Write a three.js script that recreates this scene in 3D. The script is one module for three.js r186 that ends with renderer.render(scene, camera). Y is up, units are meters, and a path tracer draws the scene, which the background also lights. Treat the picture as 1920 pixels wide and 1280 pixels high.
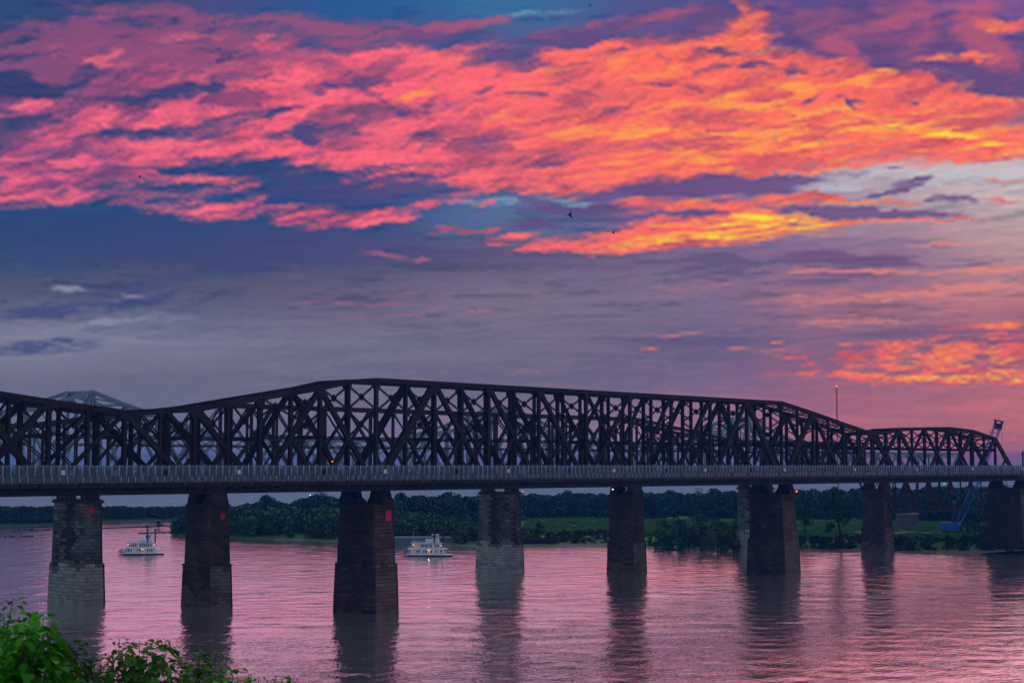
import * as THREE from 'three';
import { mergeGeometries } from 'three/addons/utils/BufferGeometryUtils.js';

// ---------- camera: on the city bluff, 36.5 m above the river, looking south-west and a little up ----------
const EYE = 36.5, FOCAL = 3113, TILT = Math.atan(232 / FOCAL);
const scene = new THREE.Scene();
const camera = new THREE.PerspectiveCamera(2 * Math.atan(640 / FOCAL) * 180 / Math.PI, 1024 / 682, 0.5, 20000);
camera.position.set(0, EYE, 0);
camera.rotation.x = TILT;
camera.focus = 450; camera.userData.fStop = 5.6;
const renderer = new THREE.WebGLRenderer({ antialias: true });
renderer.setSize(1024, 682);
renderer.toneMapping = THREE.LinearToneMapping;
renderer.toneMappingExposure = 1;
renderer.shadowMap.enabled = true;

// ---------- noise ----------
const PERM = new Uint8Array(512);
{ let s = 7; const r = () => { s = (s * 1664525 + 1013904223) >>> 0; return s / 4294967296; }; const p = [...Array(256).keys()]; for (let i = 255; i > 0; i--) { const j = Math.floor(r() * (i + 1)); [p[i], p[j]] = [p[j], p[i]]; } for (let i = 0; i < 512; i++) PERM[i] = p[i & 255]; }
const GX = new Float32Array(256), GY = new Float32Array(256);
for (let i = 0; i < 256; i++) { GX[i] = Math.cos(i * 2.399963) * 1.45; GY[i] = Math.sin(i * 2.399963) * 1.45; }
function gnoise(x, y) {
  const xi = Math.floor(x), yi = Math.floor(y), fx = x - xi, fy = y - yi, X = xi & 255, Y = yi & 255;
  const u = fx * fx * fx * (fx * (fx * 6 - 15) + 10), v = fy * fy * fy * (fy * (fy * 6 - 15) + 10);
  const a = PERM[PERM[X] + Y], b = PERM[PERM[X + 1] + Y], c = PERM[PERM[X] + Y + 1], d = PERM[PERM[X + 1] + Y + 1];
  const p = GX[a] * fx + GY[a] * fy, q = GX[b] * (fx - 1) + GY[b] * fy, r = GX[c] * fx + GY[c] * (fy - 1), s = GX[d] * (fx - 1) + GY[d] * (fy - 1);
  return p + (q - p) * u + (r - p) * v + (p - q - r + s) * u * v;
}
function fbm(x, y, oct) { let s = 0, a = 0.55; for (let i = 0; i < oct; i++) { s += a * gnoise(x, y); a *= 0.55; const t = x * 1.9 + y * 0.35; y = y * 1.95 - x * 0.22 + 17.3; x = t + 5.1; } return s; }
const sstep = (a, b, x) => { const t = Math.max(0, Math.min(1, (x - a) / (b - a))); return t * t * (3 - 2 * t); };
const mix3 = (a, b, t) => [a[0] + (b[0] - a[0]) * t, a[1] + (b[1] - a[1]) * t, a[2] + (b[2] - a[2]) * t];
const hex3 = (h) => [(h >> 16) & 255, (h >> 8) & 255, h & 255];

// ---------- the evening sky: an air gradient, sunlit cloud, shaded cloud. East of the frame is +u; one unit is 1/3121 radian near the horizon ----------
const AIR_U = [0, 320, 640, 960, 1280, 1600, 1920], AIR_V = [0, 150, 300, 400, 480, 560, 640, 720, 800, 872];
const AIR = [
  '2f4a7a 4b4b80 2c5892 3a6c9c 56528c 5a4b8c 7d5591', '36416f 5f4678 6e4b7d 6e4b80 825082 6e4b82 5f4b82', '5f5080 324b7d 324b7c 64558a 785f8e afa5b4 c8c3c8',
  '2d507d 2d5082 324b82 556e98 7d5a8c a58c9b b9a0a5', '2d507d 414b7d 4b5082 5f5582 78648c 7d648c b48c96', '555a87 555a87 695a87 78698c 7d698c a06e82 b97882',
  '85859e 7b7b9e 6e6e91 73698c 695f87 826482 8c5a78', '6e6e8e 6a6a88 6e6888 70648a 7a6488 a4687e b86e7a', '6b7392 706f91 826e90 967390 aa7488 bc6f7a cc7272', '7a88a8 8282a6 9480a2 a6809e bc8496 d67c84 e08078',
].map((row) => row.split(' ').map((h) => hex3(parseInt(h, 16))));
function air(u, v) {
  const cu = Math.min(5.999, Math.max(0, u / 320)); let j = 0; while (j < 8 && v > AIR_V[j + 1]) j++;
  const i = Math.floor(cu), s = (t) => t * t * (3 - 2 * t), fu = cu - i, fv = Math.min(1, Math.max(0, (v - AIR_V[j]) / (AIR_V[j + 1] - AIR_V[j])));
  return mix3(mix3(AIR[j][i], AIR[j][i + 1], s(fu)), mix3(AIR[j + 1][i], AIR[j + 1][i + 1], s(fu)), fv);
}
const strokes = { lit: [], dark: [], pale: [], hot: [], soft: [] };
const stroke = (kind) => (u, v, ru, rv, turn = 0, amp = 1) => { const t = turn * Math.PI / 180; strokes[kind].push({ u, v, ru, rv, c: Math.cos(t), s: Math.sin(t), amp, reach: 1.9 * Math.max(ru, rv) }); };
const lit = stroke('lit'), dark = stroke('dark'), pale = stroke('pale'), hot = stroke('hot'), soft = stroke('soft');
// sunlit bank of broken cloud
lit(1250, 205, 420, 105, 0, 1.3); lit(900, 240, 330, 62, -3, 1.0); lit(1640, 225, 330, 62, 4, 1.3); lit(560, 180, 260, 38, -8, 0.9); lit(760, 150, 160, 34, 0, 0.9);
lit(300, 218, 170, 22, -10, 0.75); lit(250, 135, 90, 14, 0, 0.7); lit(640, 285, 220, 20, 2, 1.0); lit(150, 292, 170, 22, -3, 0.75); lit(40, 350, 90, 34, -14, 0.8); lit(470, 232, 120, 24, -20, 0.7);
lit(1130, 325, 270, 32, -2, 1.1); lit(930, 325, 110, 34, 0, 0.9); lit(1400, 62, 90, 40, -35, 1.1); lit(1425, 15, 26, 32, -30, 1.1); lit(1390, 290, 200, 28, -4, 1.1); lit(1840, 262, 130, 26, 0, 0.9); lit(1000, 78, 60, 10, -5, 0.6); lit(1180, 95, 120, 26, -14, 0.6);
lit(40, 182, 50, 10, 8, 0.6); lit(130, 30, 70, 9, -4, 0.35); lit(400, 28, 80, 12, 8, 0.4); lit(880, 75, 60, 7, -12, 0.7); lit(1790, 90, 75, 13, 0, 0.9); lit(1850, 92, 30, 9, 10, 0.7); lit(1900, 45, 50, 18, 0, 0.6);
lit(200, 255, 240, 46, 0, 0.5); lit(60, 300, 120, 40, 0, 0.5); lit(430, 165, 280, 34, -5, 0.5); lit(600, 255, 260, 34, 0, 0.6); lit(860, 120, 200, 30, 6, 0.6); lit(1100, 130, 160, 34, 0, 0.6); lit(1540, 120, 120, 36, 0, 0.6); lit(1700, 170, 160, 30, 0, 0.7); lit(300, 370, 260, 26, 0, 0.28); lit(600, 400, 160, 20, 0, 0.28);
lit(330, 190, 330, 50, -6, 0.5); lit(150, 230, 230, 60, 0, 0.45); lit(180, 330, 260, 40, 0, 0.45); lit(640, 110, 260, 36, 4, 0.5); lit(250, 60, 330, 44, 6, 0.3); lit(950, 110, 220, 40, 0, 0.6); lit(1250, 120, 200, 44, 0, 0.7); lit(420, 385, 160, 30, 0, 0.32); lit(640, 400, 170, 26, -4, 0.3); lit(700, 330, 160, 22, 0, 0.35);
soft(1720, 40, 120, 60, 75, 0.5); soft(1880, 70, 90, 40, 60, 0.7); soft(1600, 70, 90, 30, 70, 0.5); lit(1880, 110, 70, 16, 10, 0.6); lit(1700, 140, 120, 16, 6, 0.7); lit(1850, 185, 90, 18, 0, 0.8); lit(1900, 30, 60, 10, -10, 0.5); soft(60, 120, 160, 30, 20, 0.6); soft(350, 90, 260, 30, 0, 0.5);
soft(860, 40, 150, 12, -4, 0.6); soft(720, 75, 120, 14, 6, 0.6); soft(1080, 40, 140, 10, -14, 0.6); soft(1120, 100, 160, 20, -8, 0.6); soft(560, 30, 140, 10, 8, 0.5); lit(1020, 90, 120, 10, -10, 0.45); lit(800, 95, 120, 10, 4, 0.4);
soft(420, 22, 260, 16, 6, 0.6); soft(120, 60, 160, 22, -4, 0.6); soft(700, 28, 160, 10, 4, 0.5); lit(560, 78, 160, 12, 8, 0.4); lit(200, 100, 180, 16, 6, 0.4); soft(1300, 60, 120, 20, -20, 0.5); soft(1560, 60, 120, 30, 40, 0.5);
// puffs below the bank
lit(215, 322, 80, 10, 0, 0.75); lit(270, 322, 45, 12, 0, 0.8); lit(370, 330, 45, 11, 5, 0.8); lit(455, 342, 36, 16, 0, 0.95); lit(90, 362, 110, 16, -3, 0.7); lit(255, 378, 45, 8, 0, 0.7); lit(370, 396, 85, 12, -5, 0.75); lit(445, 376, 50, 10, -8, 0.8); lit(420, 402, 40, 8, -8, 0.7);
lit(530, 405, 34, 16, 0, 0.75); lit(600, 412, 60, 9, -18, 0.9); lit(590, 391, 36, 7, 0, 0.7); lit(680, 405, 52, 13, -14, 0.95); lit(757, 408, 26, 8, -12, 0.95); lit(725, 332, 55, 10, -10, 0.9); lit(655, 334, 16, 5, 0, 0.8); lit(790, 322, 22, 4, 5, 0.6); lit(808, 376, 22, 7, -8, 0.95); lit(720, 366, 9, 3, 0, 0.7); lit(858, 371, 15, 5, 0, 0.9); lit(902, 377, 17, 4, -4, 0.9);
lit(838, 426, 22, 4, -6, 0.95); lit(812, 435, 18, 3, 0, 0.8); lit(870, 430, 14, 3, 0, 0.8); lit(918, 430, 26, 4, 0, 0.8); lit(950, 443, 40, 8, -10, 1.0); lit(925, 458, 22, 3, 0, 0.8); lit(45, 425, 12, 3, 0, 0.5);
// the low bright wedge
lit(1180, 440, 210, 20, -7, 1.25); lit(1400, 418, 150, 28, -4, 1.35); lit(1220, 462, 110, 9, -4, 1.0); lit(1010, 395, 26, 8, 10, 0.6); lit(1170, 380, 90, 8, -8, 0.8); lit(1310, 384, 170, 12, -2, 0.9); lit(1490, 364, 85, 12, 3, 1.0); lit(1640, 372, 80, 4, 3, 1.0); lit(1590, 408, 42, 5, -8, 1.0); lit(1700, 409, 80, 3, 0, 0.9); lit(1830, 408, 50, 3, 0, 0.6); lit(1895, 335, 40, 5, -6, 0.7); lit(1900, 368, 40, 4, 0, 0.6); lit(1330, 338, 20, 4, 5, 0.7); lit(1325, 457, 20, 3, 0, 0.6);
// low far streaks to the right
lit(1810, 668, 190, 40, -2, 0.62); lit(1600, 676, 170, 30, 3, 0.45); lit(1730, 708, 260, 7, 1, 0.8); lit(1860, 612, 70, 9, -3, 0.8); lit(1860, 655, 80, 12, -2, 0.7); lit(1740, 710, 180, 5, 2, 1.0); lit(1880, 700, 70, 8, -3, 0.9); lit(1475, 637, 20, 3, -10, 0.8); lit(1228, 652, 26, 2.5, 6, 0.8); lit(1370, 656, 34, 2.5, -5, 0.6); lit(1660, 645, 30, 4, 0, 0.7); lit(1900, 822, 22, 3, -3, 0.8); lit(1895, 855, 30, 10, 0, 0.35); lit(1650, 722, 10, 2, 0, 0.7);
soft(1590, 506, 160, 6, 1, 0.8); soft(1860, 503, 90, 8, -5, 0.9); soft(1680, 552, 200, 9, -6, 0.8); soft(1850, 535, 110, 9, -8, 0.6); soft(1785, 456, 60, 6, -3, 0.8); soft(1580, 600, 70, 12, -6, 0.6); soft(1785, 583, 32, 6, -8, 0.7); soft(1680, 605, 60, 10, 0, 0.5); soft(1300, 535, 110, 8, -4, 0.4); soft(730, 478, 45, 6, 8, 0.75); soft(795, 482, 15, 5, -20, 0.6); soft(905, 579, 26, 3, -2, 0.7); soft(1000, 696, 60, 4, -5, 0.5); soft(1270, 625, 110, 4, -3, 0.5); soft(720, 590, 110, 5, -5, 0.4); soft(780, 560, 120, 22, 0, 0.3); soft(620, 565, 100, 6, 0, 0.4); soft(1000, 545, 60, 5, 0, 0.3); soft(1500, 555, 100, 8, -6, 0.5); soft(75, 521, 18, 2, 0, 0.6);
soft(200, 70, 260, 50, 8, 0.55); soft(420, 110, 200, 22, 4, 0.6); soft(560, 90, 120, 22, 12, 0.5); soft(330, 28, 160, 22, 10, 0.45); soft(640, 40, 60, 10, 8, 0.45); soft(110, 150, 110, 12, 20, 0.4); soft(60, 195, 70, 22, 0, 0.5); soft(1850, 40, 60, 40, 70, 0.55); soft(1640, 30, 40, 50, 80, 0.35); soft(1760, 20, 30, 50, 80, 0.3); soft(930, 22, 50, 10, -12, 0.5); soft(1250, 15, 100, 18, -16, 0.5); soft(80, 320, 120, 26, 0, 0.6); soft(300, 350, 260, 20, 0, 0.4); soft(430, 385, 110, 14, 0, 0.5); soft(90, 250, 120, 24, 0, 0.35);
// shaded cloud
dark(330, 164, 62, 11, -2, 1.3); dark(230, 176, 50, 6, 0, 0.9); dark(400, 160, 18, 7, -20, 1.0); dark(690, 142, 48, 11, -4, 1.1); dark(690, 165, 26, 8, 40, 0.8); dark(605, 145, 26, 9, 10, 0.8); dark(570, 166, 24, 7, -6, 0.9); dark(440, 210, 60, 13, -10, 1.0); dark(330, 240, 110, 15, -3, 1.0); dark(215, 240, 60, 12, 0, 0.8); dark(580, 250, 36, 20, 60, 0.9); dark(640, 240, 70, 11, -5, 0.9); dark(560, 232, 60, 8, -8, 0.7); dark(730, 203, 14, 6, 0, 1.1); dark(785, 198, 20, 5, -10, 1.0); dark(840, 185, 50, 8, 0, 0.8); dark(920, 158, 30, 9, -12, 0.9); dark(830, 245, 60, 12, 5, 0.7); dark(500, 205, 20, 9, -10, 0.9); dark(870, 262, 90, 10, 0, 0.6); 
dark(60, 50, 120, 20, -8, 0.8); dark(70, 110, 70, 24, 30, 0.9); dark(30, 225, 50, 16, -8, 0.9); dark(380, 42, 90, 9, 10, 0.8); dark(180, 50, 80, 10, -4, 0.6); dark(600, 62, 70, 12, 10, 0.7); dark(480, 92, 90, 12, 3, 0.5); dark(800, 52, 130, 20, 2, 1.1); dark(900, 98, 90, 18, 4, 0.8); dark(1010, 112, 55, 10, -4, 1.0); dark(1060, 60, 150, 18, -14, 1.0); dark(1190, 32, 130, 15, -14, 0.8); dark(1350, 12, 50, 22, 0, 1.2); dark(1310, 50, 60, 14, 0, 0.5); dark(1130, 96, 50, 6, 0, 0.7); dark(1235, 100, 16, 9, 20, 0.9); dark(1170, 88, 22, 5, 0, 0.8); dark(1230, 145, 28, 7, 8, 1.1); dark(1310, 160, 20, 9, 40, 0.9); dark(1345, 116, 34, 8, 0, 1.0); dark(1415, 118, 28, 6, 0, 1.0); dark(1355, 90, 40, 7, 10, 0.8); dark(1000, 162, 34, 5, -12, 1.0); dark(1090, 155, 40, 8, 20, 0.7); dark(1140, 195, 30, 4, -24, 0.9); dark(1335, 233, 14, 4, 50, 0.9); dark(1380, 200, 18, 4, -6, 1.0); dark(980, 280, 60, 12, 0, 0.6); dark(1040, 305, 50, 5, 0, 0.6);
dark(1620, 30, 150, 42, 0, 1.3); dark(1760, 60, 130, 24, 0, 1.3); dark(1560, 55, 40, 18, 0, 0.5); dark(1660, 100, 40, 18, 0, 1.1); dark(1720, 112, 50, 7, 6, 1.3); dark(1765, 134, 22, 6, 10, 1.2); dark(1850, 128, 60, 26, 20, 1.4); dark(1900, 95, 40, 40, 0, 0.9); dark(1820, 158, 30, 7, 0, 1.0); dark(1900, 165, 40, 8, 0, 0.9); dark(1530, 176, 26, 5, -14, 1.2); dark(1597, 178, 14, 4, 0, 1.0); dark(1628, 184, 14, 5, 0, 1.3); dark(1590, 195, 9, 4, 0, 1.2); dark(1608, 195, 7, 3, 0, 1.0); dark(1738, 178, 16, 3, 5, 0.9); dark(1800, 190, 30, 5, 0, 0.7); dark(1690, 234, 12, 4, 0, 1.0); dark(1545, 125, 20, 5, -10, 0.9); dark(1480, 125, 26, 4, -15, 0.8); dark(1480, 208, 8, 3, 0, 1.1); dark(1482, 228, 8, 2.5, 0, 0.9); dark(1557, 259, 7, 3, 0, 0.9); dark(1608, 260, 8, 4, 0, 0.8); dark(1470, 252, 14, 3, 10, 0.8); dark(1660, 222, 12, 5, 30, 0.6); dark(1900, 15, 30, 6, 0, 0.8);
dark(1340, 335, 130, 12, 1, 1.3); dark(1230, 352, 120, 11, -4, 1.1); dark(1360, 352, 130, 10, 0, 1.1); dark(1480, 330, 70, 10, 0, 1.0); dark(1080, 388, 110, 9, -4, 1.2); dark(1000, 376, 46, 7, 10, 1.0); dark(985, 418, 50, 8, 0, 1.1); dark(1320, 398, 70, 7, -2, 1.1); dark(1160, 425, 40, 4, -3, 0.8); dark(1560, 388, 110, 10, 2, 1.4); dark(1690, 396, 120, 9, 1, 1.2); dark(1700, 346, 44, 9, -24, 1.0); dark(1640, 362, 50, 4, -6, 0.7); dark(1800, 366, 60, 7, 0, 0.9); dark(1600, 318, 50, 8, 0, 0.6); dark(1560, 480, 90, 12, 3, 1.1); dark(1680, 490, 60, 8, 3, 1.0); dark(1600, 520, 80, 6, 0, 0.3); dark(1830, 497, 70, 3, 2, 0.8); dark(1870, 640, 50, 6, 0, 0.4); dark(1280, 640, 140, 8, 3, 0.6); dark(1700, 625, 180, 8, -2, 0.7); dark(1500, 690, 140, 22, 0, 0.4); dark(1690, 313, 24, 4, 0, 0.6); dark(1150, 475, 200, 8, 0, 0.35); dark(1020, 500, 90, 8, 0, 0.5);
dark(200, 430, 240, 46, 0, 0.55); dark(70, 592, 80, 8, -3, 0.9); dark(270, 562, 70, 9, -14, 0.8); dark(180, 550, 60, 6, 2, 0.5); dark(90, 640, 100, 8, -2, 0.7); dark(170, 618, 30, 4, 0, 0.5); dark(500, 470, 200, 26, 0, 0.35); dark(700, 340, 170, 36, 0, 0.35); dark(120, 312, 40, 8, 0, 0.6); dark(260, 350, 110, 8, 2, 0.6); dark(430, 665, 130, 12, -4, 0.2);
dark(200, 440, 330, 40, 0, 0.9); dark(560, 470, 260, 26, -2, 0.8); dark(860, 480, 240, 18, 0, 0.6); dark(60, 500, 120, 22, 0, 0.7); dark(340, 520, 200, 14, -8, 0.7); dark(120, 575, 160, 10, -3, 0.7); dark(60, 655, 130, 9, -2, 0.8); dark(1250, 500, 180, 10, 0, 0.5); dark(640, 350, 220, 24, 0, 0.6); dark(420, 315, 160, 10, 0, 0.7);
// thin bright gaps and veils
pale(930, 374, 90, 9, 0, 0.9); pale(1070, 372, 50, 8, 0, 0.9); pale(1290, 392, 40, 4, 0, 0.7); pale(1690, 320, 190, 26, -3, 0.8); pale(1850, 310, 120, 34, 0, 0.8); pale(1540, 350, 70, 9, -6, 0.7); pale(110, 541, 60, 6, 2, 0.8); pale(240, 548, 40, 4, 6, 0.7); pale(220, 562, 34, 4, -10, 0.5); pale(270, 595, 120, 12, -2, 0.4); pale(130, 612, 150, 10, -6, 0.5); pale(230, 634, 90, 10, 4, 0.4); pale(15, 494, 22, 4, -6, 0.5); pale(1020, 8, 60, 8, 0, 0.8); pale(900, 10, 60, 6, 10, 0.4); pale(1440, 12, 40, 10, 0, 0.3); pale(760, 345, 60, 8, 0, 0.2);
// where the light is yellow
hot(1780, 245, 80, 13, 10, 1.2); hot(1870, 262, 90, 8, 8, 0.7); hot(1680, 205, 60, 10, 12, 0.6); hot(1420, 425, 150, 22, -4, 0.95); hot(1230, 448, 90, 9, -6, 0.7); hot(1470, 402, 80, 10, -3, 0.7); hot(1300, 250, 260, 18, 2, 0.45); hot(1420, 190, 90, 16, 10, 0.55); hot(1270, 190, 40, 7, -20, 0.6); hot(770, 170, 44, 12, -30, 0.7); hot(935, 215, 26, 8, -10, 0.6); hot(1600, 230, 200, 26, 0, 0.4); hot(1450, 90, 40, 8, -15, 0.6); hot(1510, 85, 40, 10, -8, 0.5); hot(1415, 15, 22, 22, -40, 0.6); hot(1720, 121, 70, 5, 0, 0.7); hot(1090, 245, 110, 9, 0, 0.4); hot(1800, 708, 160, 7, 1, 0.8); hot(1880, 690, 60, 10, -3, 0.6); hot(1840, 670, 90, 14, 0, 0.3); hot(1340, 280, 200, 14, -3, 0.35); hot(1660, 371, 60, 3, 0, 0.4); hot(1600, 150, 200, 20, 0, 0.3);
function field(kind, u, v) {
  let sum = 0;
  for (const s of strokes[kind]) {
    const du = u - s.u, dv = v - s.v; if (du > s.reach || du < -s.reach || dv > s.reach || dv < -s.reach) continue;
    const a = (du * s.c + dv * s.s) / s.ru, b = (dv * s.c - du * s.s) / s.rv, d = a * a + b * b; if (d < 3.4) sum += s.amp * Math.exp(-d * (0.45 + 0.3 * d));
  }
  return sum;
}
function skyColor(u, v) {
  const far = sstep(760, 120, v) * 0.55 + 0.38;                      // cloud grain shrinks towards the horizon
  const wu = fbm(u / 170, v / 75, 3) * 60 * far + fbm(u / 46 + 9, v / 20, 3) * 26 * far, wv = (fbm(u / 150 + 31, v / 60 + 7, 3) * 20 + fbm(u / 40 + 3, v / 17 + 50, 4) * 11) * far;
  const U = u + wu, V = v + wv;
  const tu = u + v * 0.9, tv = v + u * 0.07;
  const grain = fbm((tu + wu) / (105 * far) + 3.7, (tv + wv) / (40 * far) + 1.3, 6), fine = fbm((tu + wu * 0.6) / (84 * far) + 40, (tv + wv * 0.5) / (27 * far), 4), streak = fbm(u / 240 + 11, v / 17 + 3, 4), broad = fbm(tu / 230 + 60, tv / 80 + 9, 3);
  let c = air(u + wu * 0.9, v + wv * 1.6);
  c = mix3(c, [c[0] * 1.12 + 8, c[1] * 1.06 + 4, c[2] * 1.02], sstep(-0.3, 0.6, streak + grain * 0.7) * 0.55 * sstep(300, 1000, u + (v - 480) * 1.5)); c = mix3(c, [c[0] * 0.8, c[1] * 0.84, c[2] * 0.88], sstep(0.05, 0.6, -streak - grain * 0.6 - broad * 0.5) * (0.75 - 0.65 * sstep(540, 680, v)));
  { const g = c[0] * 0.3 + c[1] * 0.55 + c[2] * 0.15; c = mix3(c, [g * 1.02, g, g * 1.04], 0.36 * sstep(380, 540, v) * (1 - sstep(1000, 1600, u))); }
  const lowRight = sstep(1250, 1600, u) * sstep(560, 620, v), P = field('pale', U, V), S = field('soft', U, V), L = field('lit', U, V), D = field('dark', U, V), H = field('hot', U, V);
  const paleTo = mix3([104, 152, 184], mix3([146, 150, 168], [198, 194, 202], sstep(1200, 1700, u)), Math.min(1, sstep(600, 1500, u) + sstep(480, 540, v) * (1 - sstep(1200, 1400, u))));
  c = mix3(c, paleTo, sstep(0.15, 1.1, P * (1 + 0.9 * grain + 0.5 * fine)) * 0.8);
  // shaded cloud in front of the air
  const shade = mix3([42, 64, 116], [104, 76, 128], sstep(0, 900, u + (260 - v) * 0.5)), shadeLow = mix3([62, 74, 122], [114, 84, 124], sstep(300, 1500, u));
  c = mix3(c, mix3(shade, shadeLow, sstep(330, 520, v)), sstep(0.15, 1.05, D * (1 + 0.8 * grain + 0.4 * fine)) * 0.75);
  const warm = sstep(100, 1500, u), pinkSoft = mix3(mix3([160, 82, 122], [196, 92, 118], warm), mix3([166, 90, 126], [228, 134, 124], sstep(300, 1600, u)), sstep(180, 420, v));
  c = mix3(c, pinkSoft, sstep(0.1, 1.0, S * (1 + 0.9 * fine + 0.8 * grain)) * 0.75);
  // sunlit cloud
  const tiny = fbm(tu / 24 + 7, (tv + wv) / 11 + 70, 2), n = (grain * 0.8 + fine * 0.36 + broad * 0.3 + tiny * 0.22) * (1 - lowRight * 0.75) + lowRight * 1.25 * fbm((u + v) / 62 + 8, (v + u * 0.03 + wv) / 10 + 6, 4), body = 1 - Math.exp(-1.35 * L);
  const cover = sstep(0.16, 1.0, body * (1.02 + warm * 0.14) + n * (0.62 + lowRight * 0.35) * sstep(0.05, 0.4, body) - D * 0.55) ;
  let sun = mix3(mix3([232, 96, 130], [252, 100, 124], sstep(50, 500, u)), [255, 110, 96], sstep(600, 1350, u));
  const fold = fbm((tu + wu) / 150 + 80, (tv + wv) / 46 + 20, 5), thick = sstep(-0.2, 0.6, fold * 1.1 - grain * 0.45 - broad * 0.3 + (1 - body) * 0.5), crest = sstep(0.15, 0.7, grain - fold * 0.6 + fine * 0.4);
  sun = mix3(sun, mix3([138, 74, 124], [204, 90, 108], warm), thick * (0.95 - warm * 0.3)); sun = mix3(sun, [255, 128, 128], crest * 0.5 * (1 - warm)); { const k = 1 + tiny * 0.1 - Math.max(0, fold) * 0.12; sun = [sun[0] * Math.min(1.02, k), sun[1] * k, sun[2] * k]; }
  const glow = H * 0.75 + warm * 0.24 + fine * (0.4 * warm + 0.25 + H * 0.35) * (0.3 + warm) + streak * 0.34 * warm + broad * 0.3 - fold * 0.25 * warm;
  sun = mix3(sun, [255, 158, 80], sstep(0.22, 1.0, glow)); sun = mix3(sun, [255, 222, 60], sstep(0.85, 1.6, glow));
  return mix3(c, sun, cover * (0.8 + 0.2 * body));
}
{
  const W = 4096, H = 2048, data = new Float32Array(W * H * 4), lin = (c) => { c = Math.min(1.15, Math.max(0, c / 255)); return c <= 0.04045 ? c / 12.92 : Math.pow((c + 0.055) / 1.055, 2.4); };
  const K = 3121, zen = [196, 218, 240], anti = [82, 98, 124];  // zenith set brighter than the sky in view, as added fill light
  for (let row = 0; row < H; row++) {
    const el = ((row + 0.5) / H - 0.5) * Math.PI;
    for (let col = 0; col < W; col++) {
      const round = ((col + 0.5) / W - 0.5) * 2 * Math.PI, o = (row * W + col) * 4;
      let az = round + Math.PI / 2; if (az > Math.PI) az -= 2 * Math.PI;          // 0 straight ahead, positive to the right
      let c;
      if (el <= 0) c = [112, 124, 160];
      else {
        const near = Math.abs(az) < 0.55 && el < 0.5, lim = Math.max(-0.55, Math.min(0.55, az));
        const u = 960 + K * (Math.tan(lim) + (az - lim) * 1.4), v = 872 - K * Math.tan(Math.min(el, 0.5)) / Math.cos(lim) - K * Math.max(0, el - 0.5) * 1.2;
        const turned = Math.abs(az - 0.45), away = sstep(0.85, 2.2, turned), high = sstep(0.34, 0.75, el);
        if (near) c = skyColor(u, v);
        else { const n = fbm(u / 420, v / 150, 3), m = fbm(u / 900 + 5, v / 300, 2), g = sstep(-0.1, 0.7, n + m * 0.6); c = air(Math.max(0, Math.min(1920, u)), Math.max(0, v)); c = mix3(c, [206, 104, 116], g * 0.6 * (1 - away) * sstep(0.03, 0.1, el)); }
        if (near) { const e = Math.max(sstep(0.36, 0.55, Math.abs(az)), sstep(0.33, 0.5, el)); if (e > 0) { const n = fbm(u / 420, v / 150, 3), m = fbm(u / 900 + 5, v / 300, 2), g = sstep(-0.1, 0.7, n + m * 0.6); let d = air(Math.max(0, Math.min(1920, u)), Math.max(0, v)); d = mix3(d, [206, 104, 116], g * 0.6 * (1 - away) * sstep(0.03, 0.1, el)); c = mix3(c, d, e); } }
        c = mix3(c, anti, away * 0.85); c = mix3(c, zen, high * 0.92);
      }
      data[o] = lin(c[0]); data[o + 1] = lin(c[1]); data[o + 2] = lin(c[2]); data[o + 3] = 1;
    }
  }
  // the picture of the sky is drawn through a smoothing spline: undo that smoothing for the part ahead (two passes of sharpening)
  const tmp = new Float32Array(W * 4);
  for (let pass = 0; pass < 2; pass++) {
    const src = pass ? data.slice() : data.slice(), x0 = W / 4 - 480, x1 = W / 4 + 480, y0 = H / 2 + 2, y1 = H / 2 + 330;
    for (let y = y0; y < y1; y++) for (let x = x0; x < x1; x++) for (let k = 0; k < 3; k++) {
      const i = (y * W + x) * 4 + k, q = pass ? 0.14 : 0.17;
      data[i] = Math.max(0.004, src[i] * (1 + 4 * q) - q * (src[i - 4] + src[i + 4] + src[i - W * 4] + src[i + W * 4]));
    }
  }
  const sky = new THREE.DataTexture(data, W, H, THREE.RGBAFormat, THREE.FloatType);
  sky.mapping = THREE.EquirectangularReflectionMapping; sky.magFilter = THREE.LinearFilter; sky.needsUpdate = true;
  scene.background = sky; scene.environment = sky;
}
// the sun has sunk behind the cloud bank to the right of the frame: its light comes as one broad soft glow through the bank
const sun = new THREE.DirectionalLight(0xffa4b4, 0.82);
sun.position.set(Math.sin(0.5) * 1000, 130, -Math.cos(0.5) * 1000);
sun.castShadow = true; sun.shadow.radius = 165; sun.shadow.mapSize.set(2048, 2048);
Object.assign(sun.shadow.camera, { left: -700, right: 700, top: 300, bottom: -300, near: 1, far: 3000 });
scene.add(sun, sun.target);
scene.fog = new THREE.FogExp2(0x4a9af0, 0.00013);

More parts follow.
